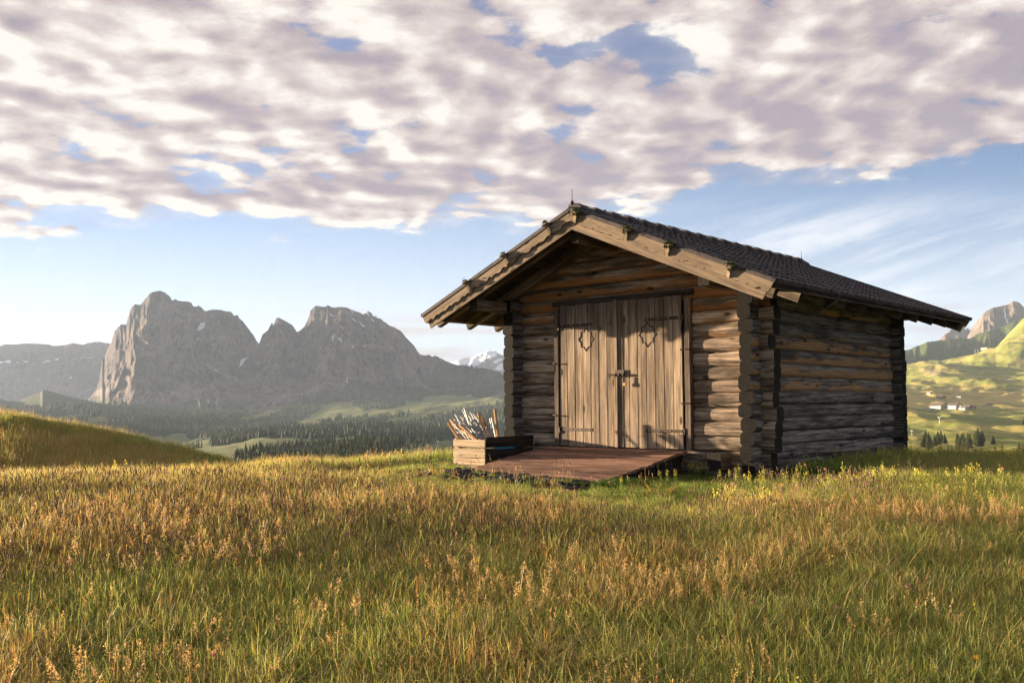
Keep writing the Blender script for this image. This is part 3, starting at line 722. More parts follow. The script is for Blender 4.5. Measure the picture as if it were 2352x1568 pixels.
# ------------------------------------------------------------------ roof: tiles both sides, caps, boards, rafters
def slope_pt(side, s, y, up=0.0):
    """side +1 right / -1 left, s metres down the slope from the ridge, up = above the roof plane"""
    ct, st_ = 1 / math.hypot(1, SL), SL / math.hypot(1, SL)
    return (XR + side * (s * ct + up * st_), y, ZR - s * st_ + up * ct)
LS = math.hypot(ER_ - XR, ZR - ZE)
NC = 10; CW = LS / NC; WV = .15
mbs = MB()
ny = int((YK - YF) / WV * 8)
for side in (1, -1):
    rows = []
    for c in range(NC):
        for s, lift in ((c * CW, -.002), (c * CW + CW * .35, .006), (c * CW + CW * .7, .014), (c * CW + CW - .002, .022)): rows.append((s, lift, c))
    yy = np.linspace(YF + .02, YK - .02, ny + 1)
    vs = []
    for s, lift, c in rows:
        ph = np.abs(((yy / WV) % 1.0) - .5) * 2
        hgt = .028 * (1 - ph ** 1.6) + lift
        jit = .006 * noise(yy * 3 / WV * .33, c * 5.1 + 2, seed=44)
        for q in range(len(yy)): vs.append(slope_pt(side, s + (jit[q] if lift > .02 else 0), float(yy[q]), float(hgt[q] - .045)))
    nr, ncl = len(rows), len(yy); fs = []
    for a in range(nr - 1):
        for b in range(ncl - 1):
            f = (a * ncl + b, a * ncl + b + 1, (a + 1) * ncl + b + 1, (a + 1) * ncl + b)
            fs.append(f if side < 0 else f[::-1])
    # eave lip
    base = len(vs)
    for q in range(ncl): vs.append(slope_pt(side, LS, float(yy[q]), -.055))
    for b in range(ncl - 1):
        f = ((nr - 1) * ncl + b, (nr - 1) * ncl + b + 1, base + b + 1, base + b); fs.append(f if side < 0 else f[::-1])
    mbs.add(vs, fs)
roof = mbs.build('roof', M_TILE, hut); roof['label'] = 'dark wavy concrete tiles in ten courses'
me = roof.data; me.polygons.foreach_set('use_smooth', np.ones(len(me.polygons), bool)); me.set_sharp_from_angle(angle=math.radians(38))
mb = MB()
L = .385; y = YF + .06; k = 0
while y < YK - .1:
    n = 9; vs = []; fs = []
    for (yy_, rr_, zz) in ((y, .118, .026), (y + .05, .125, .036), (y + L * .6, .112, .022), (y + L + .04, .098, .004)):
        for j in range(n):
            a = math.pi * (-.06 + 1.12 * j / (n - 1)); vs.append((XR + math.cos(a) * rr_ * 1.12, yy_, ZR - .065 + math.sin(a) * rr_ * .92 + zz * .6))
    for i in range(3):
        for j in range(n - 1): fs.append((i * n + j, i * n + j + 1, (i + 1) * n + j + 1, (i + 1) * n + j))
    fs.append(tuple(range(n))[::-1])
    mb.add(vs, fs); y += L
mb.build('ridge_cap', M_TILE, roof, angle=40)
mb = MB()
for side in (1, -1):      # soffit boards on top of the rafters
    nb = 16
    for b in range(nb):
        s = (b + .5) * LS / nb
        p = Vector(slope_pt(side, s, (YF + YK) / 2, -.085)); ang = math.atan(SL) * side
        R = Matrix.Rotation(ang, 3, 'Y')
        mb.box(p, (LS / nb - .006, YK - YF - .08, .022), rot=R, bev=.003, axis=1, seed=b * 1.3 + side)
mb.build('roof_boards', M_DARK, roof)
def rafter(side, y):
    mb = MB(); ang = math.atan(SL) * side; R = Matrix.Rotation(ang, 3, 'Y')
    ln = LS - .07
    mb.box(Vector(slope_pt(side, ln / 2 + .02, y, -.085 - .011 - .075)), (ln, .09, .15), rot=R, bev=.006, axis=0, seed=y * 3 + side)
    return mb.build('rafter', M_BEAM, roof)
ys = [YF + .22 + k * (YK - YF - .42) / 10 for k in range(11)]
for y in ys:
    for side in (1, -1): rafter(side, y)
for x, zt in ((-.05, 2.305), (3.84, 2.325)):
    mb = MB(); mb.box((x, (YF + .075 + YK - .1) / 2, zt - .075), (.15, YK - YF - .175, .16), bev=.008, axis=1, seed=x + 8, tone=.3); mb.build('purlin', M_BEAM, roof)
mb = MB(); mb.box((XR, (YF + .075 + YK - .1) / 2, 3.01), (.11, YK - YF - .175, .17), bev=.008, axis=1, seed=9.3); mb.build('purlin', M_BEAM, roof)
for side in (1, -1):
    mb = MB(); R = Matrix.Rotation(math.atan(SL) * side, 3, 'Y')
    mb.box(Vector(slope_pt(side, LS - .045, (YF + YK) / 2, -.085)), (.024, YK - YF - .06, .055), rot=R, bev=.003, axis=1, seed=side + 5)
    mb.box(Vector(slope_pt(side, LS - .03, (YF + YK) / 2, -.112)), (.06, YK - YF - .10, .018), rot=R, bev=.003, axis=1, seed=side + 15)
    mb.build('eave_board', M_BEAM, roof)

# barge boards, front and rear
def scallop(n_, L_, h0):
    """profile of the carved lower edge: flowing waves with small nicks"""
    pts = []
    period = .30; N = int(L_ / period * 14)
    for i in range(N + 1):
        x = L_ * i / N; t = (x / period) % 1.0
        d = .012 * math.cos(2 * math.pi * t) + .007 * math.cos(4 * math.pi * t + .9) + (.012 if abs(t - .5) < .06 else 0)
        if (x / 1.0) % 1.0 < .07: d -= .022
        pts.append((x, -h0 - d))
    return pts
def barge(y, ydir, nm=True):
    for side in (1, -1):
        ax = Vector((side * 1, 0, -SL)).normalized(); up = Vector((side * SL, 0, 1)).normalized()
        o = Vector((XR, y, ZR - .018))
        LB = LS + .002
        ex = .29 * math.sin(math.atan(SL))                                  # plumb cut at the apex
        low = [(ex * .42, -.13), (LB - .055, -.13), (LB - .075, -.262), (.262 * SL, -.262)]
        mb = MB(); mb.extrude(low, o + Vector((0, -.003 * ydir, 0)), ax, up, (0, ydir, 0), .028, seed=side * 3 + 11 + y)
        b1 = mb.build('barge_board', M_BARGE, hut)
        sc = [(x, z) for x, z in scallop(0, LB - .03, .158) if x > .158 * SL]
        top = [(0.001, 0), (LB, 0)] + [(LB - .012, -.10)] + sc[::-1] + [(.158 * SL, -.158)]
        mb = MB(); mb.extrude(top, o + Vector((0, -.006 * ydir - .024 * ydir, 0)), ax, up, (0, ydir, 0), .024, seed=side * 5 + 31 + y)
        b2 = mb.build('barge_board', M_BARGE, hut)
        b1['label'] = 'plain lower barge board'; b2['label'] = 'carved upper barge board with wavy lower edge'
        mb = MB()                                                           # thin metal flashing over the board
        R = Matrix.Rotation(math.atan(SL) * side, 3, 'Y')
        mb.box(o + ax * (LB / 2) + up * .012 + Vector((0, .03 * ydir, 0)), (LB + .03, .13, .012), rot=R, bev=.003)
        mb.box(o + ax * (LB / 2) + up * -.012 + Vector((0, -.037 * ydir, 0)), (LB + .03, .008, .05), rot=R, bev=.002)
        mb.build('flashing', M_TILE, hut)
barge(YF, 1); barge(YK, -1)
# pegs with moss on the front barge boards
def peg(side, s):
    mb = MB(); ax = Vector((side, 0, -SL)).normalized(); up = Vector((side * SL, 0, 1)).normalized()
    o = Vector((XR, YF - .03, ZR - .018)) + ax * s
    pr = [(0, -.02), (-.085, -.02), (-.08, -.04), (-.045, -.06), (-.025, -.15), (0, -.16)]
    mb.extrude(pr, o - ax * .022, (0, 1, 0), up, ax, .044, seed=s * 3)
    mb.box(o + up * -.016 + Vector((0, -.045, 0)), (.09, .10, .014), rot=Matrix.Rotation(math.atan(SL) * side, 3, 'Y'), bev=.003)
    p = mb.build('peg', M_BARGE, hut)
    rr = random.Random(int(s * 100) + side); big = 1.0 if side > 0 else .55
    mb = MB()
    for k in range(int(150 * big)):
        a = max(-.05, min(.05, rr.gauss(0, .026))) * big; b = -.055 + max(-.05, min(.05, rr.gauss(0, .026))) * big; c = -.006 + abs(rr.gauss(0, .018)) - (rr.random() ** 2 * .07 if side > 0 else 0)
        q = o + ax * a + Vector((0, b, 0)) + up * c; r = .010 + rr.random() * .012
        d1 = Vector((rr.gauss(0, 1), rr.gauss(0, 1), rr.gauss(0, 1))).normalized() * r; d2 = d1.orthogonal().normalized() * r * .6
        mb.add([q - d1, q + d2, q + d1, q - d2], [(0, 1, 2, 3)])
    mb.build('moss', M_MOSS, p)
for s in (.16, 1.05, 1.72, 2.62): peg(1, s)
for s in (.42, 1.28, 2.10): peg(-1, s)

# ------------------------------------------------------------------ double door
def star(cx, cz, y, mat, parent):
    """eight pointed frame moulding"""
    R1, n = .175, 8; out = []; inn = []
    pts = []
    for k in range(4):
        a = math.pi / 2 * k + math.pi / 2
        tip = (math.cos(a) * .235, math.sin(a) * .235)
        def rot(px_, pz_): return (px_ * math.cos(a) - pz_ * math.sin(a), px_ * math.sin(a) + pz_ * math.cos(a))
        pts += [rot(.150, -.150), rot(.150, -.070), rot(.168, -.058), rot(.232, 0), rot(.168, .058), rot(.150, .070)]
    # scale so that corners of the square and the points alternate
    P_ = [(x * .64, z * .76) for x, z in pts]
    k = len(P_); vs = []; fs = []
    for q, (sc, yy_) in enumerate(((1.0, y), (1.0, y - .007), (.90, y - .007), (.90, y))):
        for x, z in P_: vs.append((cx + x * sc, yy_, cz + z * sc))
    for q in range(3):
        for j in range(k): fs.append((q * k + j, q * k + (j + 1) % k, (q + 1) * k + (j + 1) % k, (q + 1) * k + j))
    mb = MB(); mb.add(vs, fs); mb.build('star_ornament', mat, parent)
    # the pane of wood inside it
def door(xa, xb, n, y, name_lab, cx, cz):
    d = empty('door', (0, 0, 0), 0, hut); d['label'] = name_lab
    rr = random.Random(int(xa * 10)); wdt = (xb - xa) / n; mb = MB()
    for k in range(n):
        x = xa + (k + .5) * wdt; jy = rr.uniform(-.003, .003)
        mb.box((x, y + jy, (DZ0 + DZ1) / 2 + rr.uniform(-.006, .006)), (wdt - .007, .026, DZ1 - DZ0 - rr.random() * .01), bev=.005, axis=2, seed=rr.random() * 50, nseg=1)
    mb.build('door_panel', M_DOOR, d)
    return d
YD = -.030
DM = 1.94
dl = door(.885, DM - .045, 7, YD, 'left door leaf', 0, 0)
dr = door(DM + .045, 2.985, 7, YD, 'right door leaf', 0, 0)
star(1.38, 1.69, YD - .013, M_DARK, dl); star(2.44, 1.70, YD - .013, M_DARK, dr)
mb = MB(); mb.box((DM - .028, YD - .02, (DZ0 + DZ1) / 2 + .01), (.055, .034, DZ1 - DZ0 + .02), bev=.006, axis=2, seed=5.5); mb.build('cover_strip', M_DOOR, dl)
mb = MB(); mb.box((DM + .045, YD - .004, (DZ0 + DZ1) / 2 + .01), (.085, .03, DZ1 - DZ0), bev=.006, axis=2, seed=6.6); mb.build('cover_strip', M_BEAM, dr)
def strap(xa, xb, z, parent, hinge_x):
    mb = MB(); mb.box(((xa + xb) / 2, YD - .018, z), (xb - xa, .008, .040), bev=.002)
    mb.box((hinge_x, YD - .022, z - .01), (.03, .03, .10), bev=.008)
    h = mb.build('strap_hinge', M_IRON, parent)
    for k in range(4):
        mb = MB(); x = xa + (xb - xa) * (.08 + .28 * k)
        mb.tube([(x, YD - .020, z), (x, YD - .027, z)], .008, 6); mb.build('bolt', M_NAIL, h)
strap(.90, 1.50, 1.90, dl, .875); strap(.90, 1.48, .395, dl, .875)
strap(2.40, 3.00, 1.90, dr, 3.005); strap(2.40, 3.00, .395, dr, 3.005)
mb = MB(); mb.box((DX0 + .03, -.015, (DZ0 + DZ1) / 2 - .03), (.085, .085, DZ1 - DZ0 - .02), bev=.008, axis=2, seed=8.1); mb.build('door_frame', M_BEAM, hut)
mb = MB(); mb.box((DX1 - .035, -.012, (DZ0 + DZ1) / 2 - .03), (.085, .09, DZ1 - DZ0 - .03), bev=.008, axis=2, seed=8.9); mb.build('door_frame', M_BEAM, hut)
mb = MB(); mb.box(((DX0 + DX1) / 2, -.01, DZ1 + .035), (DX1 - DX0 + .1, .07, .08), bev=.012, axis=0, seed=9.9); mb.build('lintel', M_DARK, hut)
mb = MB(); mb.box(((DX0 + DX1) / 2, .06, (DZ0 + DZ1) / 2), (DX1 - DX0, .03, DZ1 - DZ0), axis=2); mb.build('door_backing', M_DARK, hut)
for x0_, x1_, z in ((2.99, 3.26, 1.47), (2.99, 3.26, .76), (.62, .84, 1.36), (.62, .85, .60)):
    mb = MB(); mb.tube([(x0_, -.10 if x0_ > 2 else -.03, z), ((x0_ + x1_) / 2, -.09 if x0_ > 2 else -.05, z), (x1_, -.03 if x0_ > 2 else -.09, z)], .011, 6)
    mb.build('iron_hook', M_IRON, hut)
# sliding bolt across the gap
mb = MB()
mb.box((DM + .04, YD - .035, 1.185), (.15, .008, .10), bev=.003)
mb.tube([(DM - .13, YD - .05, 1.165), (DM + .13, YD - .05, 1.165)], .011, 8)
mb.tube([(DM - .125, YD - .05, 1.19), (DM - .125, YD - .05, 1.12)], .009, 6)
for x in (DM - .03, DM + .04, DM + .11): mb.box((x, YD - .05, 1.165), (.018, .034, .034), bev=.004)
lt = mb.build('sliding_bolt', M_IRON, hut)
# padlock hanging from it: a thing of its own
pl = empty('padlock', h2w(DM + .135, YD - .055, 1.03), YAW)
props(pl, 'small brass padlock hanging from the sliding bolt of the hut door', 'padlock')
mb = MB(); mb.box((0, 0, 0), (.045, .022, .048), bev=.005); mb.build('body', M_BRASS, pl)
mb = MB(); mb.tube([(-.014, 0, .02)] + [(-.014 * math.cos(a), 0, .085 + .02 * math.sin(a)) for a in (0, .8, 1.57, 2.3, 3.14)] + [(.014, 0, .02)], .0045, 6); mb.build('shackle', M_IRON, pl)

# ------------------------------------------------------------------ lightning conductor
def rod(x, y, z0, z1):
    mb = MB(); mb.tube([(x, y, z0), (x, y, z1)], [.006, .0035], 6); mb.tube([(x, y, z0 - .03), (x, y, z0 - .005), (x, y, z0 + .03)], [.012, .026, .012], 8)
    return mb.build('lightning_rod', M_IRON, hut)
rod(XR, YF + .02, 3.462, 3.65); rod(XR, 5.92, 3.45, 3.61)
ZW = 3.475
mb = MB(); pts = [(XR, YF + .02, 3.46)] + [(XR, y, ZW - .012 + .008 * math.sin(y * 5)) for y in np.linspace(YF + .3, 5.8, 26)] + [(XR, 5.92, 3.45)]
mb.tube(pts, .0055, 5); mb.tube([(XR, YF + .02, 3.46), (XR - .03, YF - .02, 3.42), (XR - .03, YF - .045, 3.32)], .0055, 5)
mb.build('conductor_wire', M_WIRE, hut)
for k in range(8):
    mb = MB(); y = YF + .75 + k * .82; mb.tube([(XR, y, ZR + .01), (XR, y, ZW)], .008, 6); mb.tube([(XR, y - .012, ZW - .01), (XR, y + .012, ZW - .01)], .013, 6); mb.build('wire_holder', M_IRON, hut)
# cable along the gable edge, over the eave and down to the side wall
mb = MB(); mb.tube([slope_pt(1, s, YF + .17 + .01 * math.sin(s * 6), .018) for s in np.linspace(.1, LS - .9, 14)], .0045, 5)
mb.tube([slope_pt(1, s, YF + .28 + (s - .3) * .42, .02) for s in np.linspace(.3, LS, 16)] + [(ER_ + .05, .64, 2.10), (ER_ + .02, .60, 2.02), (ER_ - .22, .45, 1.84), (X1 + .30, .34, 1.66), (X1 + .12, .24, 1.58)], .0065, 6)
mb.build('cable', M_WIRE, hut)

# ------------------------------------------------------------------ ramp in front of the door
ramp = empty('wooden_ramp', h2w(1.8, -.9, -.1), YAW)
props(ramp, 'low reddish plank ramp sloping down from the hut door to bare soil', 'ramp')
RX0, RX1, RY = .56, 3.06, -1.87
def rl(x, y, z): return (x - 1.8, y + .9, z + .1)
mb = MB(); n = 13; rr = random.Random(9)
for k in range(n):
    t0, t1 = k / n, (k + 1) / n
    y0_, y1_ = -.075 + t0 * (RY + .075), -.075 + t1 * (RY + .075)
    zc = .147 + (t0 + t1) / 2 * (-.135 - .147)
    ang = math.atan2(.282, 1.795)
    xa = RX0 + .04 - (t0) * -.02 + rr.uniform(-.03, .03); xb = RX1 + rr.uniform(-.02, .03)
    if k > 7: xa += .02
    R = Matrix.Rotation(ang, 3, 'X')
    mb.box(rl((xa + xb) / 2, (y0_ + y1_) / 2, zc - .018), (xb - xa, abs(y1_ - y0_) * 1.012 - .009, .034), rot=R, bev=.004, axis=0, seed=rr.random() * 50)
mb.build('deck', M_RAMP, ramp)
mb = MB()
for k in range(44):        # vertical slats closing the side
    t = k / 43; y = -.10 + t * (RY + .16); z1_ = .10 - (t) * .27; z0_ = -.30
    mb.box(rl(RX1 - .07 + (.006 if k % 2 else -.006), y, (z0_ + z1_) / 2), (.022, .036, z1_ - z0_), bev=.003, axis=2, seed=k * .7)
mb.build('side_panel', M_DARK, ramp)
mb = MB()
mb.box(rl(RX0 + .1, -.5, -.16), (.06, .8, .26), bev=.005, axis=1); mb.box(rl(1.8, -.6, -.20), (.08, 1.0, .16), bev=.005, axis=1)
mb.build('joist', M_DARK, ramp)

# ------------------------------------------------------------------ crate with fence posts
CX0, CX1, CY0, CY1, CZ0, CZ1 = -.20, .435, -1.16, -.12, -.20, .265
crate = empty('wooden_crate', h2w((CX0 + CX1) / 2, (CY0 + CY1) / 2, CZ0), YAW)
props(crate, 'weathered board crate left of the ramp, full of fence posts', 'crate')
ccx, ccy = (CX0 + CX1) / 2, (CY0 + CY1) / 2
def cl(x, y, z): return (x - ccx, y - ccy, z - CZ0)
hs = [(-.20, -.105), (-.10, -.0), (.005, .135), (.155, .265)]
for nm, side in (('front', 0), ('back', 1)):
    mb = MB(); y = CY0 if side == 0 else CY1
    for a, b in hs: mb.box(cl(ccx, y, (a + b) / 2), (CX1 - CX0, .024, b - a - .004), bev=.003, axis=0, seed=random.random() * 40)
    for x in (CX0 + .07, CX1 - .07): mb.box(cl(x, y + (.03 if side == 0 else -.03), .03), (.07, .036, .44), bev=.003, axis=2)
    o = mb.build('end_panel', M_CRATE, crate)
hs2 = [(-.20, -.06), (-.045, .11), (.13, .285)]
for x, s_ in ((CX0 + .012, 0), (CX1 - .012, 1)):
    mb = MB()
    for a, b in hs2: mb.box(cl(x, ccy + .006, (a + b) / 2 + (.02 if s_ else 0)), (.024, CY1 - CY0 - .03, b - a - .006), bev=.003, axis=1, seed=random.random() * 40)
    o = mb.build('side_panel', M_DARK if s_ else M_CRATE, crate)  # ramp side gets dark timber: its shade is put into the colour
    if s_: o['label'] = 'side facing the ramp, darkened in colour for its shade'
mb = MB(); mb.box(cl(ccx, ccy, CZ0 + .02), (CX1 - CX0 - .05, CY1 - CY0 - .05, .02)); mb.build('bottom', M_CRATE, crate)
rr = random.Random(5)
# bark litter filling the crate
n = 26; vs = []; fs = []
for i in range(n):
    for j in range(n):
        u, v = i / (n - 1), j / (n - 1)
        vs.append((CX0 + .03 + u * (CX1 - CX0 - .06) - ccx, CY0 + .02 + v * (CY1 - CY0 - .04) - ccy, .385 + .05 * math.sin(u * 3.1) * math.sin(v * 3.1) + .015 * rr.random()))
for i in range(n - 1):
    for j in range(n - 1): fs.append((i * n + j, (i + 1) * n + j, (i + 1) * n + j + 1, i * n + j + 1))
for k in range(500):
    c = Vector((rr.uniform(CX0 + .05, CX1 - .05) - ccx, rr.uniform(CY0 + .05, CY1 - .05) - ccy, .42 + rr.random() * .03)); b = len(vs)
    d1 = Vector((rr.gauss(0, 1), rr.gauss(0, 1), rr.gauss(0, .4))).normalized() * .02; d2 = d1.orthogonal().normalized() * .006
    vs += [c - d1 - d2, c + d1 - d2, c + d1 + d2, c - d1 + d2]; fs.append((b, b + 1, b + 2, b + 3))
me = bpy.data.meshes.new('bark_litter'); me.from_pydata([tuple(v) for v in vs], [], fs)
lit = link('bark_litter', me, M_SOIL); lit.location = h2w(ccx, ccy, CZ0); lit.rotation_euler = (0, 0, YAW)
props(lit, 'brown bark litter filling the crate around the posts', 'litter', kind='stuff')
# blue tub behind the crate boards, seen through the gaps
mb = MB(); mb.box((0, 0, 0), (.02, .40, .16), bev=.006)
mb.extrude([(-.30, -.1), (.02, -.14), (.10, -.04), (-.2, .0)], (.02, -.1, -.19), (0, 1, 0), (0, 0, 1), (1, 0, 0), .006)
tb = mb.build('plastic_sheet', M_BLUE); tb.location = h2w(CX1 - .035, -.62, .11); tb.rotation_euler = (0, 0, YAW)
tb.location = h2w(CX1 - .034, -.72, .10)
props(tb, 'bright blue plastic sheet showing through the gaps of the crate', 'plastic sheet')
mb = MB(); mb.extrude([(-.12, -.03), (.10, -.03), (.16, .02), (.06, .045), (-.05, .035)], (0, 0, 0), (0, 1, 0), (0, 0, 1), (1, 0, 0), .02)
tb = mb.build('plastic_bag', M_BLUE); tb.location = h2w(CX1 + .02, -.86, -.12); tb.rotation_euler = (0, 0, YAW)
props(tb, 'scrap of blue plastic lying low between crate and ramp', 'plastic scrap')

# posts: (top x, top y, foot x, foot y) on the enlarged survey sheet, plane depth y
def hut_point(px, py, yplane):
    r = ray(px, py)[0]
    # camera in hut frame, ray rotated to hut frame
    rx = HC * r[0] + HS * r[1]; ry = -HS * r[0] + HC * r[1]
    t = (yplane - HY) / ry
    return Vector((HX + rx * t, HY + ry * t, CAMZ + r[2] * t))
def s8(x, y): return ((1700 + x * .22321) / 1.70068, (1550 + y * .22321) / 1.70068)
def post(top, foot, ya, yb, kind, th, k):
    P0 = hut_point(*s8(*top), ya); P1 = hut_point(*s8(*foot), yb)
    d = (P0 - P1); L_ = d.length; d.normalize(); P1 = P1 - d * .12; L_ += .12
    u = d.cross(Vector((0, 1, 0))).normalized(); w_ = d.cross(u)
    loc = h2w(P1.x, P1.y, P1.z)
    mb = MB(); a = th / 2; c = a * .3
    if kind == 'wood':
        sec = [(-a + c, -a), (a - c, -a), (a, -a + c), (a, a - c), (a - c, a), (-a + c, a), (-a, a - c), (-a, -a + c)]
        mb.prism((0, 0, 0), d, u, w_, L_ - .012, sec, 2, 0, .5, seed=k * 2.7)
        mb.prism(d * (L_ - .012), d, u, w_, .012, sec, 1, 0, .5, seed=k * 2.7, taper=.7)
        return mb.build('wooden_stake', M_STAKE), loc
    sec = [(math.cos(q) * a, math.sin(q) * a * .75) for q in np.linspace(0, 2 * math.pi, 9)[:-1]]
    mb.prism((0, 0, 0), d, u, w_, L_, sec, 1, 0, .5, seed=k * .7)
    mb.prism(d * (L_ - .004), d, u, w_, .012, [(x * 1.5, y_ * 1.5) for x, y_ in sec], 1)
    ob = mb.build('fence_post', M_WHITE)
    for q in range(4):
        m2 = MB(); z_ = L_ - .05 - q * .055
        m2.box(d * z_ + u * (a + .004) * (1 if q % 2 else -1) + w_ * -.004, (.022, .012, .012), rot=Matrix([u, w_, d]).transposed(), bev=.003)
        m2.build('hook', M_WHITE, ob)
    return ob, loc
WOODS = [((230, 455), (420, 740), -1.02, -.98, .036, 'wooden stake leaning lowest at the left end of the crate'),
         ((265, 398), (600, 710), -.98, -.95, .036, 'long wooden stake leaning left above the lowest stake'),
         ((300, 470), (660, 720), -.93, -1.02, .032, 'thin wooden stake half hidden between the left leaning stakes'),
         ((430, 490), (700, 722), -1.05, -1.06, .040, 'short thick stake lying at the front left rim of the crate'),
         ((755, 285), (885, 640), -.80, -.85, .036, 'upright wooden stake standing in the middle of the bundle'),
         ((1040, 215), (1092, 640), -.62, -.62, .036, 'tallest pale wooden stake standing alone at the right'),
         ((800, 330), (985, 650), -.72, -.78, .026, 'thin brown stake just right of the middle stake')]
for k, (a, b, ya, yb, th, lab) in enumerate(WOODS):
    ob, loc = post(a, b, ya, yb, 'wood', th, k); ob.location = loc; ob.rotation_euler = (0, 0, YAW); props(ob, lab, 'stake', 'wooden stakes standing in the crate')
WH = [((355, 310), (570, 690)), ((480, 230), (690, 650)), ((515, 205), (610, 520)), ((620, 270), (820, 650)), ((680, 310), (860, 690)), ((400, 355), (640, 700)), ((455, 350), (700, 690)), ((340, 395), (520, 690)),
      ((320, 460), (530, 715)), ((305, 530), (450, 710)), ((330, 600), (400, 700)), ((890, 350), (970, 640)), ((960, 390), (1010, 640)), ((990, 372), (1045, 640)), ((600, 330), (770, 680)), ((550, 420), (760, 710)), ((500, 440), (720, 715)),
      ((640, 430), (830, 700)), ((720, 360), (905, 670)), ((700, 450), (880, 690)), ((780, 480), (955, 715)), ((440, 400), (600, 690)), ((650, 590), (770, 720)), ((580, 390), (740, 660)), ((860, 430), (960, 640)), ((420, 470), (560, 700)), ((560, 520), (700, 700)), ((760, 560), (900, 700))]
rr = random.Random(21)
for k, (a, b) in enumerate(WH):
    ya = -1.0 + .45 * min(1, max(0, (a[0] - 300) / 800)) + rr.uniform(-.07, .07)
    ob, loc = post(a, b, ya, max(-1.09, ya - .05), 'white', .019 + rr.random() * .006, k); ob.location = loc; ob.rotation_euler = (0, 0, YAW)
    lab = 'white plastic fence post in the leaning bundle in the crate' if 11 > k or k > 13 else 'white plastic fence post in the upright trio beside the tallest stake'
    props(ob, lab, 'fence post', 'white fence posts in the leaning bundle' if 11 > k or k > 13 else 'white fence posts in the upright trio')
# ------------------------------------------------------------------ the meadow the hut stands on
def ground(x, y):
    x = np.asarray(x, float); y = np.asarray(y, float)
    r = np.hypot(x, y) + 1e-6; a = x / np.maximum(y, .2)
    t = np.clip((y - .8) / 9.2, 0, 1)
    z = -.84 + .69 * (t - .06 * sstep(.8, 1.0, t)) + .09 * sstep(9.6, 14, y)
    z = z + .016 * noise(x / 2.3, y / 2.3, seed=3) * sstep(2, 5, r) + .010 * noise(x / .7, y / .7, seed=4)
    # the brow behind the hut, then the slope falls away
    z = z - .13 * sstep(-.6, -3.0, x) * sstep(9.5, 14, y)
    z = z - .22 * sstep(13.5, 17.0, y) * sstep(4.0, 6.5, x)
    brow = 14.8 + 1.6 * sstep(1.5, 6, x) - 1.0 * sstep(-1, -6, x)
    d = np.maximum(0, y - brow)
    z = z - .16 * d * sstep(0, 7, d) - .02 * d
    # left hill, 20 to 60 m away
    zc = np.interp(a, [-1.6, -1.1, -.80, -.54, -.434, -.384, -.332, -.281, -.20, -.1], [-2.2, -1.0, .25, .42, -.28, -.70, -1.20, -1.72, -3.0, -5.0])
    base = z
    hill = (-.40 - .75 * sstep(14, 19, r)) + (zc + 1.15) * sstep(18, 38.5, r) - .0022 * np.maximum(0, r - 39) ** 2 - .03 * np.maximum(0, r - 39)
    hill = hill + .10 * noise(x / 7, y / 7, seed=9) * sstep(16, 24, r) + .04 * noise(x / 2.2, y / 2.2, seed=10) * sstep(16, 24, r)
    wl_ = sstep(-.26, -.30, a) * sstep(12.5, 16.5, r) * (y > 0)
    z = base * (1 - wl_) + hill * wl_
    # slight hollow under the ramp and the hut
    dx, dy = x - HUTLOC[0], y - HUTLOC[1]
    u = HC * dx + HS * dy; v = -HS * dx + HC * dy
    inside = sstep(-.6, .3, u) * sstep(4.6, 3.7, u) * sstep(-2.2, -.9, v) * sstep(5.2, 4.5, v)
    z = z * (1 - inside) + np.minimum(z, -.20) * inside
    ramp_front = sstep(-.9, .3, u) * sstep(3.9, 3.0, u) * sstep(-3.0, -2.4, v) * sstep(-1.2, -1.8, v)
    z = z + .02 * ramp_front
    far = sstep(60, 110, r); z = z * (1 - far) + np.minimum(z, -22) * far
    return z
def hutuv(x, y):
    dx, dy = np.asarray(x) - HUTLOC[0], np.asarray(y) - HUTLOC[1]
    return HC * dx + HS * dy, -HS * dx + HC * dy
nA, nRd = 720, 230
aa = np.linspace(-math.pi, math.pi, nA + 1); rr_ = np.exp(np.linspace(math.log(.4), math.log(115), nRd))
AX, AR = np.meshgrid(aa, rr_); GX, GY = np.sin(AX) * AR, np.cos(AX) * AR
GZ = ground(GX, GY)
def meadow_mat():
    m, t = new_mat('meadow soil')
    pos = t.n('ShaderNodeNewGeometry').outputs['Position']
    n1 = t.noise(pos, .55, 5, .6); n2 = t.noise(pos, 9, 8, .75); n3 = t.noise(pos, 70, 4, .7)
    c = t.mix(t.mapr(n1, .35, .65), (.050, .055, .018), (.090, .072, .026))
    c = t.mix(t.mapr(n2, .45, .62), c, (.040, .045, .012))
    c = t.mix(t.mapr(n3, .5, .7), c, (.13, .095, .035))
    a = t.n('ShaderNodeAttribute', attribute_name='soil').outputs['Fac']
    k = t.math('ADD', a, t.math('MULTIPLY', t.math('SUBTRACT', n2, .5), .6))
    c = t.mix(t.mapr(k, .4, .6), c, t.mix(n2, (.022, .015, .010), (.060, .042, .030)))
    finish(t, c, .95, t.math('ADD', n2, t.math('MULTIPLY', n3, .4)), 1.0, .05, .1)
    return m
gu, gv = hutuv(GX, GY)
soil = sstep(.1, .6, gu + .25 * noise(GX * 2, GY * 2, seed=71)) * sstep(3.7, 3.2, gu) * sstep(-3.05, -2.65, gv + .2 * noise(GX * 2, GY * 2, seed=72)) * sstep(-.2, -1.0, gv)
soil = np.maximum(soil, sstep(-.2, .1, gu) * sstep(4.2, 4.0, gu) * sstep(-.2, 0, gv) * sstep(4.6, 4.4, gv))
mg = mesh_np('meadow', np.stack([GX, GY, GZ], -1).reshape(-1, 3), grid_faces(nRd, nA + 1)[:, ::-1], {'soil': soil.ravel()})
meadow = link('meadow', mg, meadow_mat(), smooth=True); props(meadow, kind='structure')

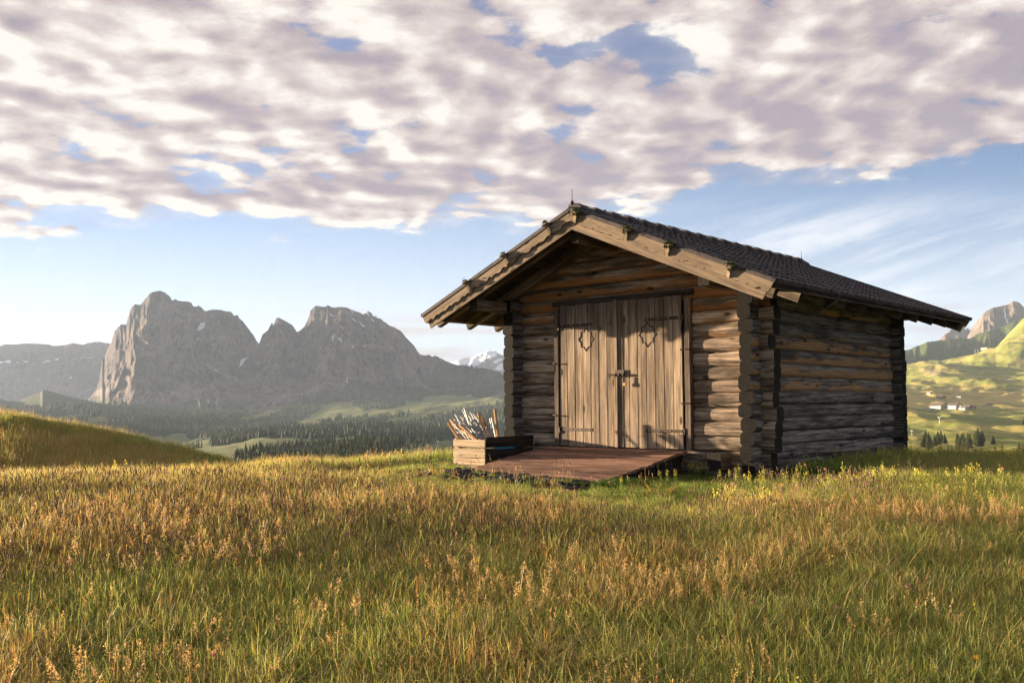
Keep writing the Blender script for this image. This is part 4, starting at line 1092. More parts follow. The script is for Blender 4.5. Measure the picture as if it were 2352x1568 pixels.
# ------------------------------------------------------------------ grass: tufts scattered as points, instanced by geometry nodes
PROTO = bpy.data.collections.new('meadow plants')        # never linked to the scene: only a library for the scatter
def leaf_mat(name, c1, c2, tr=.45, patch=None, rough=.5, tipc=None, spec=.3):
    m, t = new_mat(name)
    rnd = t.n('ShaderNodeObjectInfo').outputs['Random']
    a = t.n('ShaderNodeAttribute', attribute_name='h'); h = a.outputs['Fac']
    b = t.n('ShaderNodeAttribute', attribute_name='r').outputs['Fac']
    pos = t.n('ShaderNodeNewGeometry').outputs['Position']
    n1 = t.noise(pos, .6, 3, .55)
    k = t.math('ADD', t.math('MULTIPLY', b, .55), t.math('MULTIPLY', rnd, .35))
    k = t.math('ADD', k, t.math('MULTIPLY', t.math('SUBTRACT', n1, .5), 1.1))
    c = t.mix(t.mapr(k, .2, .75, smooth=False), c1, c2)
    if tipc: c = t.mix(t.mapr(h, .55, 1.0), c, tipc)
    finish(t, c, rough, spec=spec, trans=(tr, t.mix(1.0, c, (1.15, 1.05, .80), 'MULTIPLY')))
    return m
G_GREEN = leaf_mat('green blade', (.11, .19, .035), (.27, .35, .08), .5, tipc=(.40, .41, .12))
G_OLIVE = leaf_mat('olive blade', (.16, .21, .045), (.37, .38, .11), .5, tipc=(.50, .44, .16))
G_GOLD = leaf_mat('golden stem', (.34, .23, .09), (.55, .37, .17), .4)
G_SEED = leaf_mat('seed haze', (.33, .20, .09), (.55, .37, .18), .5)
G_RED = leaf_mat('russet leaf', (.30, .12, .03), (.46, .22, .06), .5)
G_SPIKE = leaf_mat('foxtail spike', (.15, .10, .065), (.30, .20, .125), .25, rough=.9, spec=.05)
G_BROAD = leaf_mat('broad leaf', (.040, .085, .018), (.085, .150, .030), .4, rough=.45)
G_YEL = leaf_mat('yellow petal', (.62, .52, .08), (.78, .68, .15), .3)
G_PINK = leaf_mat('pink clover', (.55, .22, .25), (.70, .36, .36), .3)
G_ORG = leaf_mat('orange petal', (.80, .33, .02), (.85, .45, .03), .3)
G_BRT = leaf_mat('bright blade', (.13, .22, .030), (.27, .36, .07), .5)
class PB:
    def __init__(s): s.V = []; s.F = []; s.h = []; s.r = []; s.m = []
    def blade(s, x, y, ht, wd, lean, az, curl, mi, r, seg=3, z0=0.0, face=None):
        b = len(s.V); fa = (az + math.pi / 2 if face is None else face); wx, wy = math.cos(fa), math.sin(fa)
        for i in range(seg + 1):
            t = i / seg; l = lean * t + curl * t * t
            px = x + math.cos(az) * l * ht; py = y + math.sin(az) * l * ht
            pz = z0 + ht * (t - .35 * curl * t * t * t)
            w_ = wd * .5 * (1 - t ** 1.8) + .0002
            s.V += [(px - wx * w_, py - wy * w_, pz), (px + wx * w_, py + wy * w_, pz)]; s.h += [t, t]; s.r += [r, r]
            if i: s.F.append((b + 2 * i - 2, b + 2 * i - 1, b + 2 * i + 1, b + 2 * i)); s.m.append(mi)
        return (px, py, pz)
    def quad(s, c, r1, mi, r, h=1.0, asp=.5, up=None):
        d1 = Vector((random.gauss(0, 1), random.gauss(0, 1), random.gauss(0, 1))).normalized() if up is None else Vector(up)
        d2 = d1.orthogonal().normalized(); d2 = Matrix.Rotation(random.random() * 6.28, 3, d1) @ d2
        c = Vector(c); b = len(s.V); d1 = d1 * r1; d2 = d2 * r1 * asp
        s.V += [tuple(c - d1), tuple(c - d2), tuple(c + d1), tuple(c + d2)]; s.h += [h] * 4; s.r += [r] * 4; s.F.append((b, b + 1, b + 2, b + 3)); s.m.append(mi)
    def build(s, name, mats):
        me = mesh_np(name, np.array(s.V), np.array(s.F), {'h': np.array(s.h), 'r': np.array(s.r)}, s.m)
        o = bpy.data.objects.new(name, me); PROTO.objects.link(o)
        for m in mats: me.materials.append(m)
        return o
R_ = random.Random(99); random.seed(99)
def pos_(rad): a = R_.random() * 6.283; q = rad * math.sqrt(R_.random()); return math.cos(a) * q, math.sin(a) * q
protos = {}
def turf(key, n, hmin, hmax, wd, rad, mats, lean=.35, curl=.5, w=(1,)):
    p = PB()
    for k in range(n):
        x, y = pos_(rad); mi = R_.choices(range(len(mats)), w)[0]
        p.blade(x, y, R_.uniform(hmin, hmax), wd * R_.uniform(.7, 1.3), R_.gauss(0, lean), R_.random() * 6.283, R_.uniform(0, curl), mi, R_.random())
    protos[key] = p.build(key, mats)
for k in range(3): turf('green_turf', 85, .06, .21, .0050, .17, [G_GREEN, G_OLIVE, G_RED, G_BRT], w=(9, 4, .35, 2)) if k == 0 else None
def mk(name, fn): return fn(name)
LIB = []          # order = index used by the scatter
def reg(o): LIB.append(o); return len(LIB) - 1
def turf2(name, n, hmin, hmax, wd, rad, mats, w, lean=.55, curl=.9):
    p = PB()
    for k in range(n):
        x, y = pos_(rad); mi = R_.choices(range(len(mats)), w)[0]
        p.blade(x, y, R_.uniform(hmin, hmax), wd * R_.uniform(.7, 1.3), R_.gauss(0, lean), R_.random() * 6.283, R_.uniform(0, curl), mi, R_.random())
    return reg(p.build(name, mats))
GREEN = [turf2('t%02d' % k, 115, .06, .20, .0040, .17, [G_GREEN, G_OLIVE, G_RED, G_BRT], (9, 4, .35, 2)) for k in range(3)]
OLIVE = [turf2('u%02d' % k, 105, .07, .23, .0036, .17, [G_OLIVE, G_GOLD, G_GREEN, G_RED], (8, 4, 4, .8), .6, 1.0) for k in range(3)]
RUST = [turf2('w%02d' % k, 85, .08, .24, .0045, .17, [G_RED, G_GOLD, G_OLIVE, G_SEED], (3, 4, 5, 2), .6, 1.0) for k in range(2)]
BRIGHT = [turf2('v%02d' % k, 100, .05, .16, .0050, .16, [G_BRT, G_GREEN], (5, 4), .6, 1.0) for k in range(2)]
def panicle(name, n, hmin, hmax, rad, dens_, spread):
    p = PB()
    for k in range(n):
        x, y = pos_(rad); az = R_.random() * 6.283; ht = R_.uniform(hmin, hmax); ln = R_.gauss(.12, .12); cu = R_.uniform(0, .25)
        tx, ty, tz = p.blade(x, y, ht, .0022, ln, az, cu, 0, R_.random(), 4)
        rr = R_.random(); L_ = ht * R_.uniform(.22, .36)
        for q in range(int(dens_ * R_.uniform(.6, 1.3))):
            u = R_.random(); rad2 = spread * (u * (1.15 - u)) * 2.0
            a = R_.random() * 6.283
            t = 1 - u * L_ / ht; l = ln * t + cu * t * t
            c = (x + math.cos(az) * l * ht + math.cos(a) * rad2 * R_.random(), y + math.sin(az) * l * ht + math.sin(a) * rad2 * R_.random(), tz - u * L_ + R_.gauss(0, .006))
            p.quad(c, R_.uniform(.0028, .0056), 1, min(1, max(0, rr + R_.gauss(0, .15))), asp=.38)
    return reg(p.build(name, [G_GOLD, G_SEED]))
PAN = [panicle('p%02d' % k, 5, .17, .31, .13, 52, .036) for k in range(4)]
PANT = [panicle('q%02d' % k, 5, .13, .25, .12, 22, .012) for k in range(3)]
def foxtail(name, n):
    p = PB()
    for k in range(n):
        x, y = pos_(.15); az = R_.random() * 6.283; ht = R_.uniform(.14, .25); ln = R_.gauss(.1, .15); cu = R_.uniform(0, .3)
        tx, ty, tz = p.blade(x, y, ht, .0025, ln, az, cu, 0, R_.random(), 3)
        b = len(p.V); L_ = R_.uniform(.032, .06); r0 = .0042; bend = R_.uniform(.1, .8); r = R_.random(); rings = 4
        for i in range(rings + 1):
            t = i / rings; rad_ = r0 * (math.sin(math.pi * (t * .86 + .10))) + .0006
            cx_ = tx + math.cos(az) * bend * t * t * L_ * .8; cy_ = ty + math.sin(az) * bend * t * t * L_ * .8; cz_ = tz + L_ * t * (1 - .3 * bend * t)
            for j in range(5):
                a = 2 * math.pi * j / 5; p.V.append((cx_ + math.cos(a) * rad_, cy_ + math.sin(a) * rad_, cz_)); p.h.append(1); p.r.append(r)
        for i in range(rings):
            for j in range(5): p.F.append((b + i * 5 + j, b + i * 5 + (j + 1) % 5, b + (i + 1) * 5 + (j + 1) % 5, b + (i + 1) * 5 + j)); p.m.append(1)
        if R_.random() < .5: p.blade(x, y, ht * .7, .003, R_.gauss(0, .4), R_.random() * 6.28, .4, 0, R_.random())
    return reg(p.build(name, [G_GOLD, G_SPIKE]))
FOX = [foxtail('f%02d' % k, 9) for k in range(3)]
def rattle(name, n):
    p = PB()
    for k in range(n):
        x, y = pos_(.10); az = R_.random() * 6.283; ht = R_.uniform(.17, .30); ln = R_.gauss(.05, .1)
        tx, ty, tz = p.blade(x, y, ht, .004, ln, az, 0, 0, R_.random(), 2)
        for q in range(6):
            t = .2 + .13 * q; c = (x + math.cos(az) * ln * t * ht, y + math.sin(az) * ln * t * ht)
            for s_ in (0, math.pi): p.blade(c[0], c[1], .035, .009, .9, q * 1.57 + s_, .4, 0, R_.random(), 2, z0=ht * t)
        for q in range(13):
            t = R_.uniform(.70, 1.05); a = R_.random() * 6.28; rd = .016
            p.quad((x + math.cos(az) * ln * t * ht + math.cos(a) * rd, y + math.sin(az) * ln * t * ht + math.sin(a) * rd, ht * t), R_.uniform(.007, .011), 1, R_.random(), asp=.7)
    return reg(p.build(name, [G_GREEN, G_YEL]))
RAT = [rattle('r%02d' % k, 3) for k in range(3)]
def broad(name, n, mat, hh=.10, lw=.04):
    p = PB()
    for k in range(n):
        x, y = pos_(.12); p.blade(x, y, R_.uniform(.5, 1.2) * hh, lw * R_.uniform(.6, 1.2), R_.uniform(.2, .9), R_.random() * 6.283, R_.uniform(.2, .9), 0, R_.random(), 4)
    # leaf shape: widen the middle
    V = np.array(p.V); 
    return reg(p.build(name, [mat]))
BRD = [broad('b%02d' % k, 22, G_BROAD) for k in range(2)]
DOCK = [broad('d00', 7, G_RED, .16, .016)]
def bloom(name, mat, n, rad_, stem):
    p = PB()
    for k in range(n):
        x, y = pos_(.09); ht = R_.uniform(.7, 1.1) * stem; tx, ty, tz = p.blade(x, y, ht, .003, R_.gauss(0, .1), R_.random() * 6.28, .1, 0, .5, 3)
        for q in range(34):
            d = Vector((R_.gauss(0, 1), R_.gauss(0, 1), R_.gauss(0, .8))).normalized() * rad_ * R_.uniform(.6, 1)
            p.quad((tx + d.x, ty + d.y, tz + d.z), rad_ * .45, 1, R_.random(), asp=.6)
    return reg(p.build(name, [G_GREEN, mat]))
CLO = [bloom('c00', G_PINK, 1, .011, .24)]
ORG = [bloom('o00', G_ORG, 1, .010, .22)]
def longgrass(name, n):
    p = PB()
    for k in range(n):
        x, y = pos_(.12); p.blade(x, y, R_.uniform(.16, .34), R_.uniform(.0030, .0055), R_.gauss(0, .4), R_.random() * 6.28, R_.uniform(.2, 1.4), R_.choice([0, 1, 1, 2]), R_.random(), 6)
    return reg(p.build(name, [G_BRT, G_OLIVE, G_GOLD]))
LONG = [longgrass('l%02d' % k, 26) for k in range(3)]
# names must sort in registration order for the collection pick
for i, o in enumerate(LIB): o.name = 'plant_%03d' % i
for key, o in list(protos.items()): bpy.data.objects.remove(o)

def scatter(name, pts, idx, rot, scl, label, cat):
    n = len(pts)
    me = bpy.data.meshes.new(name); me.vertices.add(n); me.vertices.foreach_set('co', np.asarray(pts, np.float32).ravel())
    me.attributes.new('idx', 'INT', 'POINT').data.foreach_set('value', np.asarray(idx, np.int32))
    me.attributes.new('rot', 'FLOAT_VECTOR', 'POINT').data.foreach_set('vector', np.asarray(rot, np.float32).ravel())
    me.attributes.new('scl', 'FLOAT_VECTOR', 'POINT').data.foreach_set('vector', np.asarray(scl, np.float32).ravel())
    o = link(name, me)
    ng = bpy.data.node_groups.new(name + ' scatter', 'GeometryNodeTree')
    ng.interface.new_socket('Geometry', in_out='INPUT', socket_type='NodeSocketGeometry'); ng.interface.new_socket('Geometry', in_out='OUTPUT', socket_type='NodeSocketGeometry')
    N = ng.nodes; Lk = ng.links
    gi, go = N.new('NodeGroupInput'), N.new('NodeGroupOutput')
    ci = N.new('GeometryNodeCollectionInfo'); ci.inputs['Collection'].default_value = PROTO; ci.inputs['Separate Children'].default_value = True; ci.inputs['Reset Children'].default_value = True
    ip = N.new('GeometryNodeInstanceOnPoints'); ip.inputs['Pick Instance'].default_value = True
    def attr(nm, ty):
        q = N.new('GeometryNodeInputNamedAttribute'); q.data_type = ty; q.inputs[0].default_value = nm; return [s for s in q.outputs if s.enabled][0]
    Lk.new(gi.outputs[0], ip.inputs['Points']); Lk.new(ci.outputs[0], ip.inputs['Instance'])
    Lk.new(attr('idx', 'INT'), ip.inputs['Instance Index'])
    Lk.new(attr('rot', 'FLOAT_VECTOR'), ip.inputs['Rotation']); Lk.new(attr('scl', 'FLOAT_VECTOR'), ip.inputs['Scale'])
    Lk.new(ip.outputs[0], go.inputs[0])
    md = o.modifiers.new('scatter', 'NODES'); md.node_group = ng
    props(o, label, cat, kind='stuff')
    return o
# sample the wedge seen by the camera, with a margin on both sides
def sample(n, r0, r1, a0=-47, a1=42, power=1.0):
    a = np.radians(RNG.uniform(a0, a1, n)); q = RNG.random(n)
    r = np.sqrt(r0 ** 2 + q * (r1 ** 2 - r0 ** 2)) if power == 1.0 else r0 * (r1 / r0) ** q
    return np.sin(a) * r, np.cos(a) * r
def keep_clear(x, y, height=.25):
    u, v = hutuv(x, y)
    k = (u > -.10) & (u < 4.08) & (v > -.02) & (v < 4.5)
    k |= (u > .54) & (u < 3.02) & (v > -1.88) & (v < 0)
    k |= (u > -.24) & (u < .48) & (v > -1.2) & (v < -.05)
    return ~k
def emit(x, y, choices, s0, s1, tall=0.0):
    z = ground(x, y); n = len(x)
    idx = RNG.choice(choices, n); rot = np.zeros((n, 3)); rot[:, 2] = RNG.uniform(0, 6.28, n); rot[:, :2] = RNG.normal(0, .06, (n, 2))
    s = RNG.uniform(s0, s1, n); scl = np.stack([s, s, s * RNG.uniform(.85, 1.2, n)], -1)
    return np.stack([x, y, z - .01], -1), idx, rot, scl
def patch(x, y, sc, seed): return fbm(x / sc, y / sc, seed=seed, o=3)
def join(parts): return [np.concatenate([p[k] for p in parts]) for k in range(4)]
GRASS = []; TALL = []; FLOW = []
zones = [(3.4, 8, 20500, -64, 62), (8, 14, 24000, -52, 50), (14, 24, 13500, -50, 48)]
for r0, r1, n, a0_, a1_ in zones:
    x, y = sample(n, r0, r1, a0_, a1_); k = keep_clear(x, y); x, y = x[k], y[k]
    u, v = hutuv(x, y)
    sl_ = (u > .05) & (u < 3.5) & (v < -1.80) & (v > -2.95 + .18 * noise(x * 2, y * 2, seed=72))         # bare soil in front of the ramp
    k = ~sl_ | (RNG.random(len(x)) < .05); x, y, u, v = x[k], y[k], u[k], v[k]
    az = np.degrees(np.arctan2(x, y)); dry = .20 - az / 60 + .9 * patch(x, y, 3.0, 301) + .25 * (np.hypot(x, y) > 13) * (az < -6)
    near_hut = (v > -3.0) & (u > 2.4) & (u < 5.2) & (v < 2.0) | ((u > -1.6) & (u < .6) & (v > -2.4) & (v < .3))
    dd = dry + RNG.normal(0, .3, len(x)); 
    cls = np.where(near_hut & (RNG.random(len(x)) < .85), 2, np.where(dd > .62, 1, 0))
    low = (u > -1.6) & (u < 5.6) & (v < .6) & (v > -4.1)
    cls = np.where((patch(x, y, 1.6, 555) + .6 * patch(x, y, .5, 556) + RNG.normal(0, .12, len(x)) > .36 + .010 * np.maximum(az, -10)) & ~near_hut, 3, cls)
    for c_, ch in ((0, GREEN), (1, OLIVE), (2, BRIGHT), (3, RUST)):
        q = (cls == c_) & ~low; GRASS.append(emit(x[q], y[q], ch, .75, 1.25))
        q = (cls == c_) & low; GRASS.append(emit(x[q], y[q], ch, .32, .55))
# the left hill and the slopes behind: larger, sparser tufts
x, y = sample(17000, 22, 62, -50, 8); k = (np.arctan2(x, y) < math.radians(-9)); x, y = x[k], y[k]
dd = patch(x, y, 6.0, 303) + RNG.normal(0, .25, len(x)) + .35
for q, ch in ((dd > .62, RUST), ((dd > .38) & (dd <= .62), OLIVE), (dd <= .38, GREEN)): GRASS.append(emit(x[q], y[q], ch, .9, 2.3))
x, y = sample(9000, 15, 44, 8, 58); k = keep_clear(x, y); x, y = x[k], y[k]; GRASS.append(emit(x, y, GREEN + OLIVE, 1.0, 1.5))
G = join(GRASS)
scatter('grass', *G, 'dense green and olive meadow grass covering the slope around the hut', 'grass')
# tall stems
def tall(n, r0, r1, choices, fn, s0, s1, a0=-47, a1=42, out=TALL):
    x, y = sample(n, r0, r1, a0, a1); k = keep_clear(x, y); x, y = x[k], y[k]; u, v = hutuv(x, y)
    p = fn(x, y, np.degrees(np.arctan2(x, y)), np.hypot(x, y), u, v)
    nearf = ((u > -1.3) & (u < 5.4) & (v < 3.3) & (v > -4.6))
    p = np.where(nearf, p * (.03 if out is TALL else .5), p)
    k = RNG.random(len(x)) < p; x, y = x[k], y[k]; out.append(emit(x, y, choices, s0, s1))
# golden red panicles: thick on the left, in drifts elsewhere
tall(4200, 3.4, 9, PAN, lambda x, y, az, r, u, v: np.clip(-.28 - az / 55 + 3.0 * patch(x, y, 1.1, 401), .02, .85), .75, 1.15)
tall(6000, 9, 24, PAN, lambda x, y, az, r, u, v: np.clip(-.28 - az / 45 + 2.6 * patch(x, y, 1.7, 402), .015, .8), .65, 1.0)
tall(3000, 24, 60, PAN, lambda x, y, az, r, u, v: np.clip(.25 + 1.0 * patch(x, y, 6, 403), .03, .9) * (az < -9), .9, 1.4, -50, 0)
tall(7000, 3.4, 16, PANT, lambda x, y, az, r, u, v: np.clip(.15 + 1.6 * patch(x, y, 1.3, 404), .03, 1), .75, 1.2)
tall(9000, 3.6, 9, LONG, lambda x, y, az, r, u, v: np.clip(.30 + az / 110 + 1.2 * patch(x, y, 1.0, 405), .03, .8), .7, 1.1)
tall(1600, 3.4, 12, DOCK, lambda x, y, az, r, u, v: np.clip(.5 - az / 60, 0, 1), .8, 1.3)
tall(1500, 3.4, 12, BRD, lambda x, y, az, r, u, v: np.clip(.5 + patch(x, y, 1.4, 406), 0, 1), .8, 1.4)
T_ = join(TALL)
scatter('seed_grass', *T_, 'tall golden and reddish seed heads standing over the meadow', 'seed grass')
FX = []
tall(3400, 6.5, 12.5, FOX, lambda x, y, az, r, u, v: np.clip(1.2 * sstep(-.05, .35, patch(x, y, 3.2, 407) + .16 - np.abs(r - 9.6) * .05 - np.maximum(0, az - 6) * .02), .015, 1), .8, 1.1, out=FX)
F_ = join(FX)
scatter('foxtail_grass', *F_, 'purplish brown foxtail spikes in drifts before the hut', 'foxtail grass')
FL = []
tall(6500, 8.5, 17, RAT, lambda x, y, az, r, u, v: np.clip(1.3 * sstep(8, 14, az) * (.30 + 1.6 * patch(x, y, 1.0, 408)) + .02, 0, 1), .55, .9, out=FL)
tall(260, 3.6, 9, RAT, lambda x, y, az, r, u, v: np.clip(sstep(2, 16, az) * .3 + .03, 0, 1), .6, .9, out=FL)
tall(700, 11, 15, RAT, lambda x, y, az, r, u, v: .07 * (az < -6) + 0 * x, .8, 1.0, out=FL)
scatter('rattle_flowers', *join(FL), 'yellow meadow flowers, thickest in the grass right of the hut', 'yellow flowers')
FL = []
tall(260, 4, 16, CLO, lambda x, y, az, r, u, v: .45 + 0 * x, .8, 1.2, out=FL); tall(30, 3.8, 7, ORG, lambda x, y, az, r, u, v: .3 + 0 * x, .8, 1.2, out=FL)
scatter('clover_flowers', *join(FL), 'scattered pink clover heads and a few orange blooms in the grass', 'clover')
# broad leaved weeds by the ramp and the hut wall
def strip(n, u0, u1, v0, v1, ch, s0, s1):
    u = RNG.uniform(u0, u1, n); v = RNG.uniform(v0, v1, n); x = HUTLOC[0] + HC * u - HS * v; y = HUTLOC[1] + HS * u + HC * v
    k = keep_clear(x, y); return emit(x[k], y[k], ch, s0, s1)
WD = [strip(60, 3.0, 3.5, -2.3, -1.4, BRD, .6, 1.0), strip(130, 3.1, 5.0, -.9, -.05, BRD, .45, .8), strip(80, 4.15, 4.6, 0, 2.2, BRD, .6, 1.1), strip(60, -.3, 3.2, -2.6, -1.95, BRD, .3, .5), strip(60, -1.0, -.25, -1.6, 0, BRD, .5, .8)]
scatter('leafy_weeds', *join(WD), 'dark green leafy weeds along the hut wall and the ramp', 'weeds')
# dark stones and clods on the bare soil in front of the ramp
mb = MB(); rr = random.Random(31)
for k in range(620):
    u = rr.uniform(.35, 3.35); v = -1.86 - abs(rr.gauss(0, .5)) ; x, y, _ = h2w(u, v); z = float(ground(x, y)); r = rr.uniform(.012, .034) * (1.9 if rr.random() < .06 else 1)
    vs = []; n1, n2 = 6, 4; ph = [rr.uniform(.7, 1.3) for _ in range(40)]
    vs.append((x, y, z + r * .8)); 
    for i in range(1, n2):
        t = math.pi * i / n2
        for j in range(n1):
            a = 2 * math.pi * j / n1 + i; q = r * ph[i * n1 + j]; vs.append((x + math.sin(t) * math.cos(a) * q * 1.3, y + math.sin(t) * math.sin(a) * q, z + math.cos(t) * q * .7))
    vs.append((x, y, z - r * .7)); fs = [(0, 1 + j, 1 + (j + 1) % n1) for j in range(n1)]
    for i in range(n2 - 2):
        for j in range(n1): fs.append((1 + i * n1 + j, 1 + (i + 1) * n1 + j, 1 + (i + 1) * n1 + (j + 1) % n1, 1 + i * n1 + (j + 1) % n1))
    e = len(vs) - 1; b0 = 1 + (n2 - 2) * n1; fs += [(b0 + j, e, b0 + (j + 1) % n1) for j in range(n1)]
    mb.add(vs, fs)
props(mb.build('gravel', M_STONE), 'dark stones and clods on the bare soil below the ramp', 'gravel', kind='stuff')
# ------------------------------------------------------------------ trees and buildings on the far slopes
def on_terrain(px, py, V3, PXg, PYg):
    """terrain point that stands on the given sight line"""
    j = int(np.argmin(np.abs(PXg[0] - px))); col = PYg[:, j]; i = int(np.argmin(np.abs(col - py) + (V3[:, j, 1] > 5000) * 1e3))
    # refine between rows
    for a in (i - 1, i):
        if 0 <= a < len(col) - 1 and (col[a] - py) * (col[a + 1] - py) <= 0 and col[a] != col[a + 1]:
            t = (col[a] - py) / (col[a] - col[a + 1]); p = V3[a, j] * (1 - t) + V3[a + 1, j] * t
            break
    else: p = V3[i, j].copy()
    k = (px - PXg[0, j]) / 2184.0 * p[1]
    return Vector((p[0] + k, p[1], p[2]))
def foliage_mat(name, c1, c2, tr=.25):
    m, t = new_mat(name)
    rnd = t.n('ShaderNodeObjectInfo').outputs['Random']; r = t.n('ShaderNodeAttribute', attribute_name='r').outputs['Fac']
    c = t.mix(t.math('ADD', t.math('MULTIPLY', r, .7), t.math('MULTIPLY', rnd, .3)), c1, c2)
    finish(t, c, .8, spec=.1, trans=(tr, c)); return m
F_DARK = foliage_mat('spruce needles', (.020, .034, .014), (.060, .078, .026))
F_LARCH = foliage_mat('larch needles', (.045, .060, .020), (.115, .125, .042))
F_FAR = foliage_mat('distant needles', (.034, .052, .028), (.085, .105, .050))
M_TRUNK = plain('bark', (.09, .065, .045), .9)
def conifer(seed, slim, mat):
    """unit height tree: trunk mesh and crown of drooping branch sprays in ragged whorls"""
    rr = random.Random(seed); V = []; F = []; R = []
    n = 34
    for k in range(n):
        t = k / n; z = .10 + .88 * t; rad = slim * (1 - t) ** .8 * (.62 + .38 * rr.random()) + .012
        if t < .12: rad *= .7 + 2 * t
        nb = max(4, int(9 * (1 - t)) + 3)
        for b in range(nb):
            a = 6.283 * (b + rr.random()) / nb; L_ = rad * rr.uniform(.65, 1.15); dr = rr.uniform(.15, .5) * L_; wd = L_ * rr.uniform(.28, .5)
            zz = z + rr.uniform(-.012, .012); ca, sa = math.cos(a), math.sin(a); q = len(V); g = rr.random()
            V += [(0, 0, zz + .015), (ca * L_ * .55 - sa * wd, sa * L_ * .55 + ca * wd, zz - dr * .5 - .012), (ca * L_, sa * L_, zz - dr), (ca * L_ * .55 + sa * wd, sa * L_ * .55 - ca * wd, zz - dr * .5 - .012)]
            R += [g] * 4; F.append((q, q + 1, q + 2, q + 3))
            q = len(V); V += [(ca * L_ * .2, sa * L_ * .2, zz + .02), (ca * L_ * .8, sa * L_ * .8, zz - dr * .6 + .02), (ca * L_ * .95, sa * L_ * .95, zz - dr - .03), (ca * L_ * .3, sa * L_ * .3, zz - dr * .3 - .04)]
            R += [g] * 4; F.append((q, q + 1, q + 2, q + 3))
    crown = mesh_np('crown', np.array(V), np.array(F), {'r': np.array(R)}); crown.materials.append(mat)
    mb = MB(); mb.tube([(0, 0, -.05), (0.004, 0, .3), (0, .003, .7), (0, 0, .97)], [.017, .013, .007, .002], 6); tr = mb.mesh('trunk'); tr.materials.append(M_TRUNK)
    return crown, tr
TREES = [conifer(1, .17, F_DARK), conifer(2, .20, F_DARK), conifer(3, .27, F_LARCH), conifer(4, .24, F_LARCH), conifer(5, .33, F_LARCH)]
def tree(p, h, kind, name, label, group, rnd):
    e = empty(name, p, rnd.random() * 6.28); e.scale = (h * rnd.uniform(.85, 1.2), h * rnd.uniform(.85, 1.2), h)
    props(e, label, 'tree', group)
    cr, tr = TREES[kind]
    a = bpy.data.objects.new('crown', cr); a.parent = e; ROOTC.objects.link(a)
    b = bpy.data.objects.new('trunk', tr); b.parent = e; ROOTC.objects.link(b)
    return e
rt = random.Random(77)
def grove(poly, n, kinds, hpx, V3, PXg, PYg, label, group, name='conifer'):
    xs = [p[0] for p in poly]; ys = [p[1] for p in poly]; out = 0; tries = 0
    while out < n and tries < n * 40:
        tries += 1; x = rt.uniform(min(xs), max(xs)); y = rt.uniform(min(ys), max(ys))
        if not inpoly(np.array([x]), np.array([y]), poly)[0]: continue
        p = on_terrain(x, y, V3, PXg, PYg); h = rt.uniform(*hpx) / 2184 * p.y
        tree(p, h, rt.choice(kinds), name, label, group, rt); out += 1
L3 = (VL, PXL, PYL); R3 = (VR, PXR, PYR)
grove(c6([(760, 1490), (740, 1420), (830, 1370), (930, 1340), (1200, 1330), (1440, 1350), (1440, 1400), (1300, 1440), (1150, 1500)]), 95, [0, 1, 2, 3, 3, 4], (24, 38), *L3, 'bushy conifer in the dense wood below the meadow edge left of the hut', 'conifers of the dense near wood', 'conifer')
grove(c6([(60, 1510), (40, 1430), (120, 1390), (300, 1380), (460, 1400), (480, 1500), (300, 1530)]), 48, [0, 1, 2, 3, 4], (20, 32), *L3, 'conifer in the wood below the end of the left hill', 'conifers below the left hill', 'conifer')
grove(c6([(480, 1490), (560, 1420), (720, 1400), (740, 1470), (680, 1510), (500, 1530)]), 22, [0, 2, 3, 4], (20, 30), *L3, 'conifer in the loose group between the two near woods', 'conifers between the near woods', 'conifer')
grove(c6([(180, 1390), (560, 1330), (860, 1300), (860, 1340), (600, 1380), (300, 1400)]), 60, [0, 1, 2, 3], (15, 22), *L3, 'conifer in the long rear belt of trees behind the near woods', 'conifers of the rear tree belt', 'conifer')
grove(c6([(900, 1300), (1400, 1275), (1700, 1265), (1700, 1300), (1560, 1330), (1430, 1360), (1200, 1330), (920, 1340)]), 70, [0, 1, 2, 3, 3], (15, 24), *L3, 'conifer in the tree belt running right towards the crate', 'conifers of the right tree belt', 'conifer')
grove(c6([(1740, 1390), (1760, 1380), (1840, 1380), (1840, 1395)]), 5, [0, 2, 3], (18, 24), *L3, 'dark conifer in the small group on the grass beside the crate', 'conifers beside the crate', 'conifer')
LL = 'conifer in the left group of trees on the sunlit alp'
grove(c7([(215, 1385), (240, 1330), (300, 1310), (430, 1330), (420, 1360), (330, 1380), (250, 1395)]), 17, [2, 4, 4], (20, 32), *R3, LL, 'left tree group on the alp')
grove(c7([(475, 1345), (500, 1330), (730, 1310), (740, 1350), (690, 1385), (540, 1385)]), 22, [1, 4, 4, 3, 4], (22, 36), *R3, 'dark conifer in the middle group of trees on the sunlit alp', 'middle tree group on the alp')
for (x, y, hp, kd, lb) in ((812, 1345, 22, 4, 'round light green conifer standing alone right of the middle tree group'), (1020, 1400, 20, 4, 'sunlit bushy conifer at the right edge just above the meadow'),
                           (1068, 1405, 24, 2, 'conifer at the right edge beside the sunlit bushy one'), (1062, 1190, 18, 3, 'dark conifer highest up the slope at the right edge')):
    x_, y_ = c7([(x, y)])[0]; p = on_terrain(x_, y_, *R3); tree(p, hp / 2184 * p.y, kd, 'conifer', lb, None, rt)

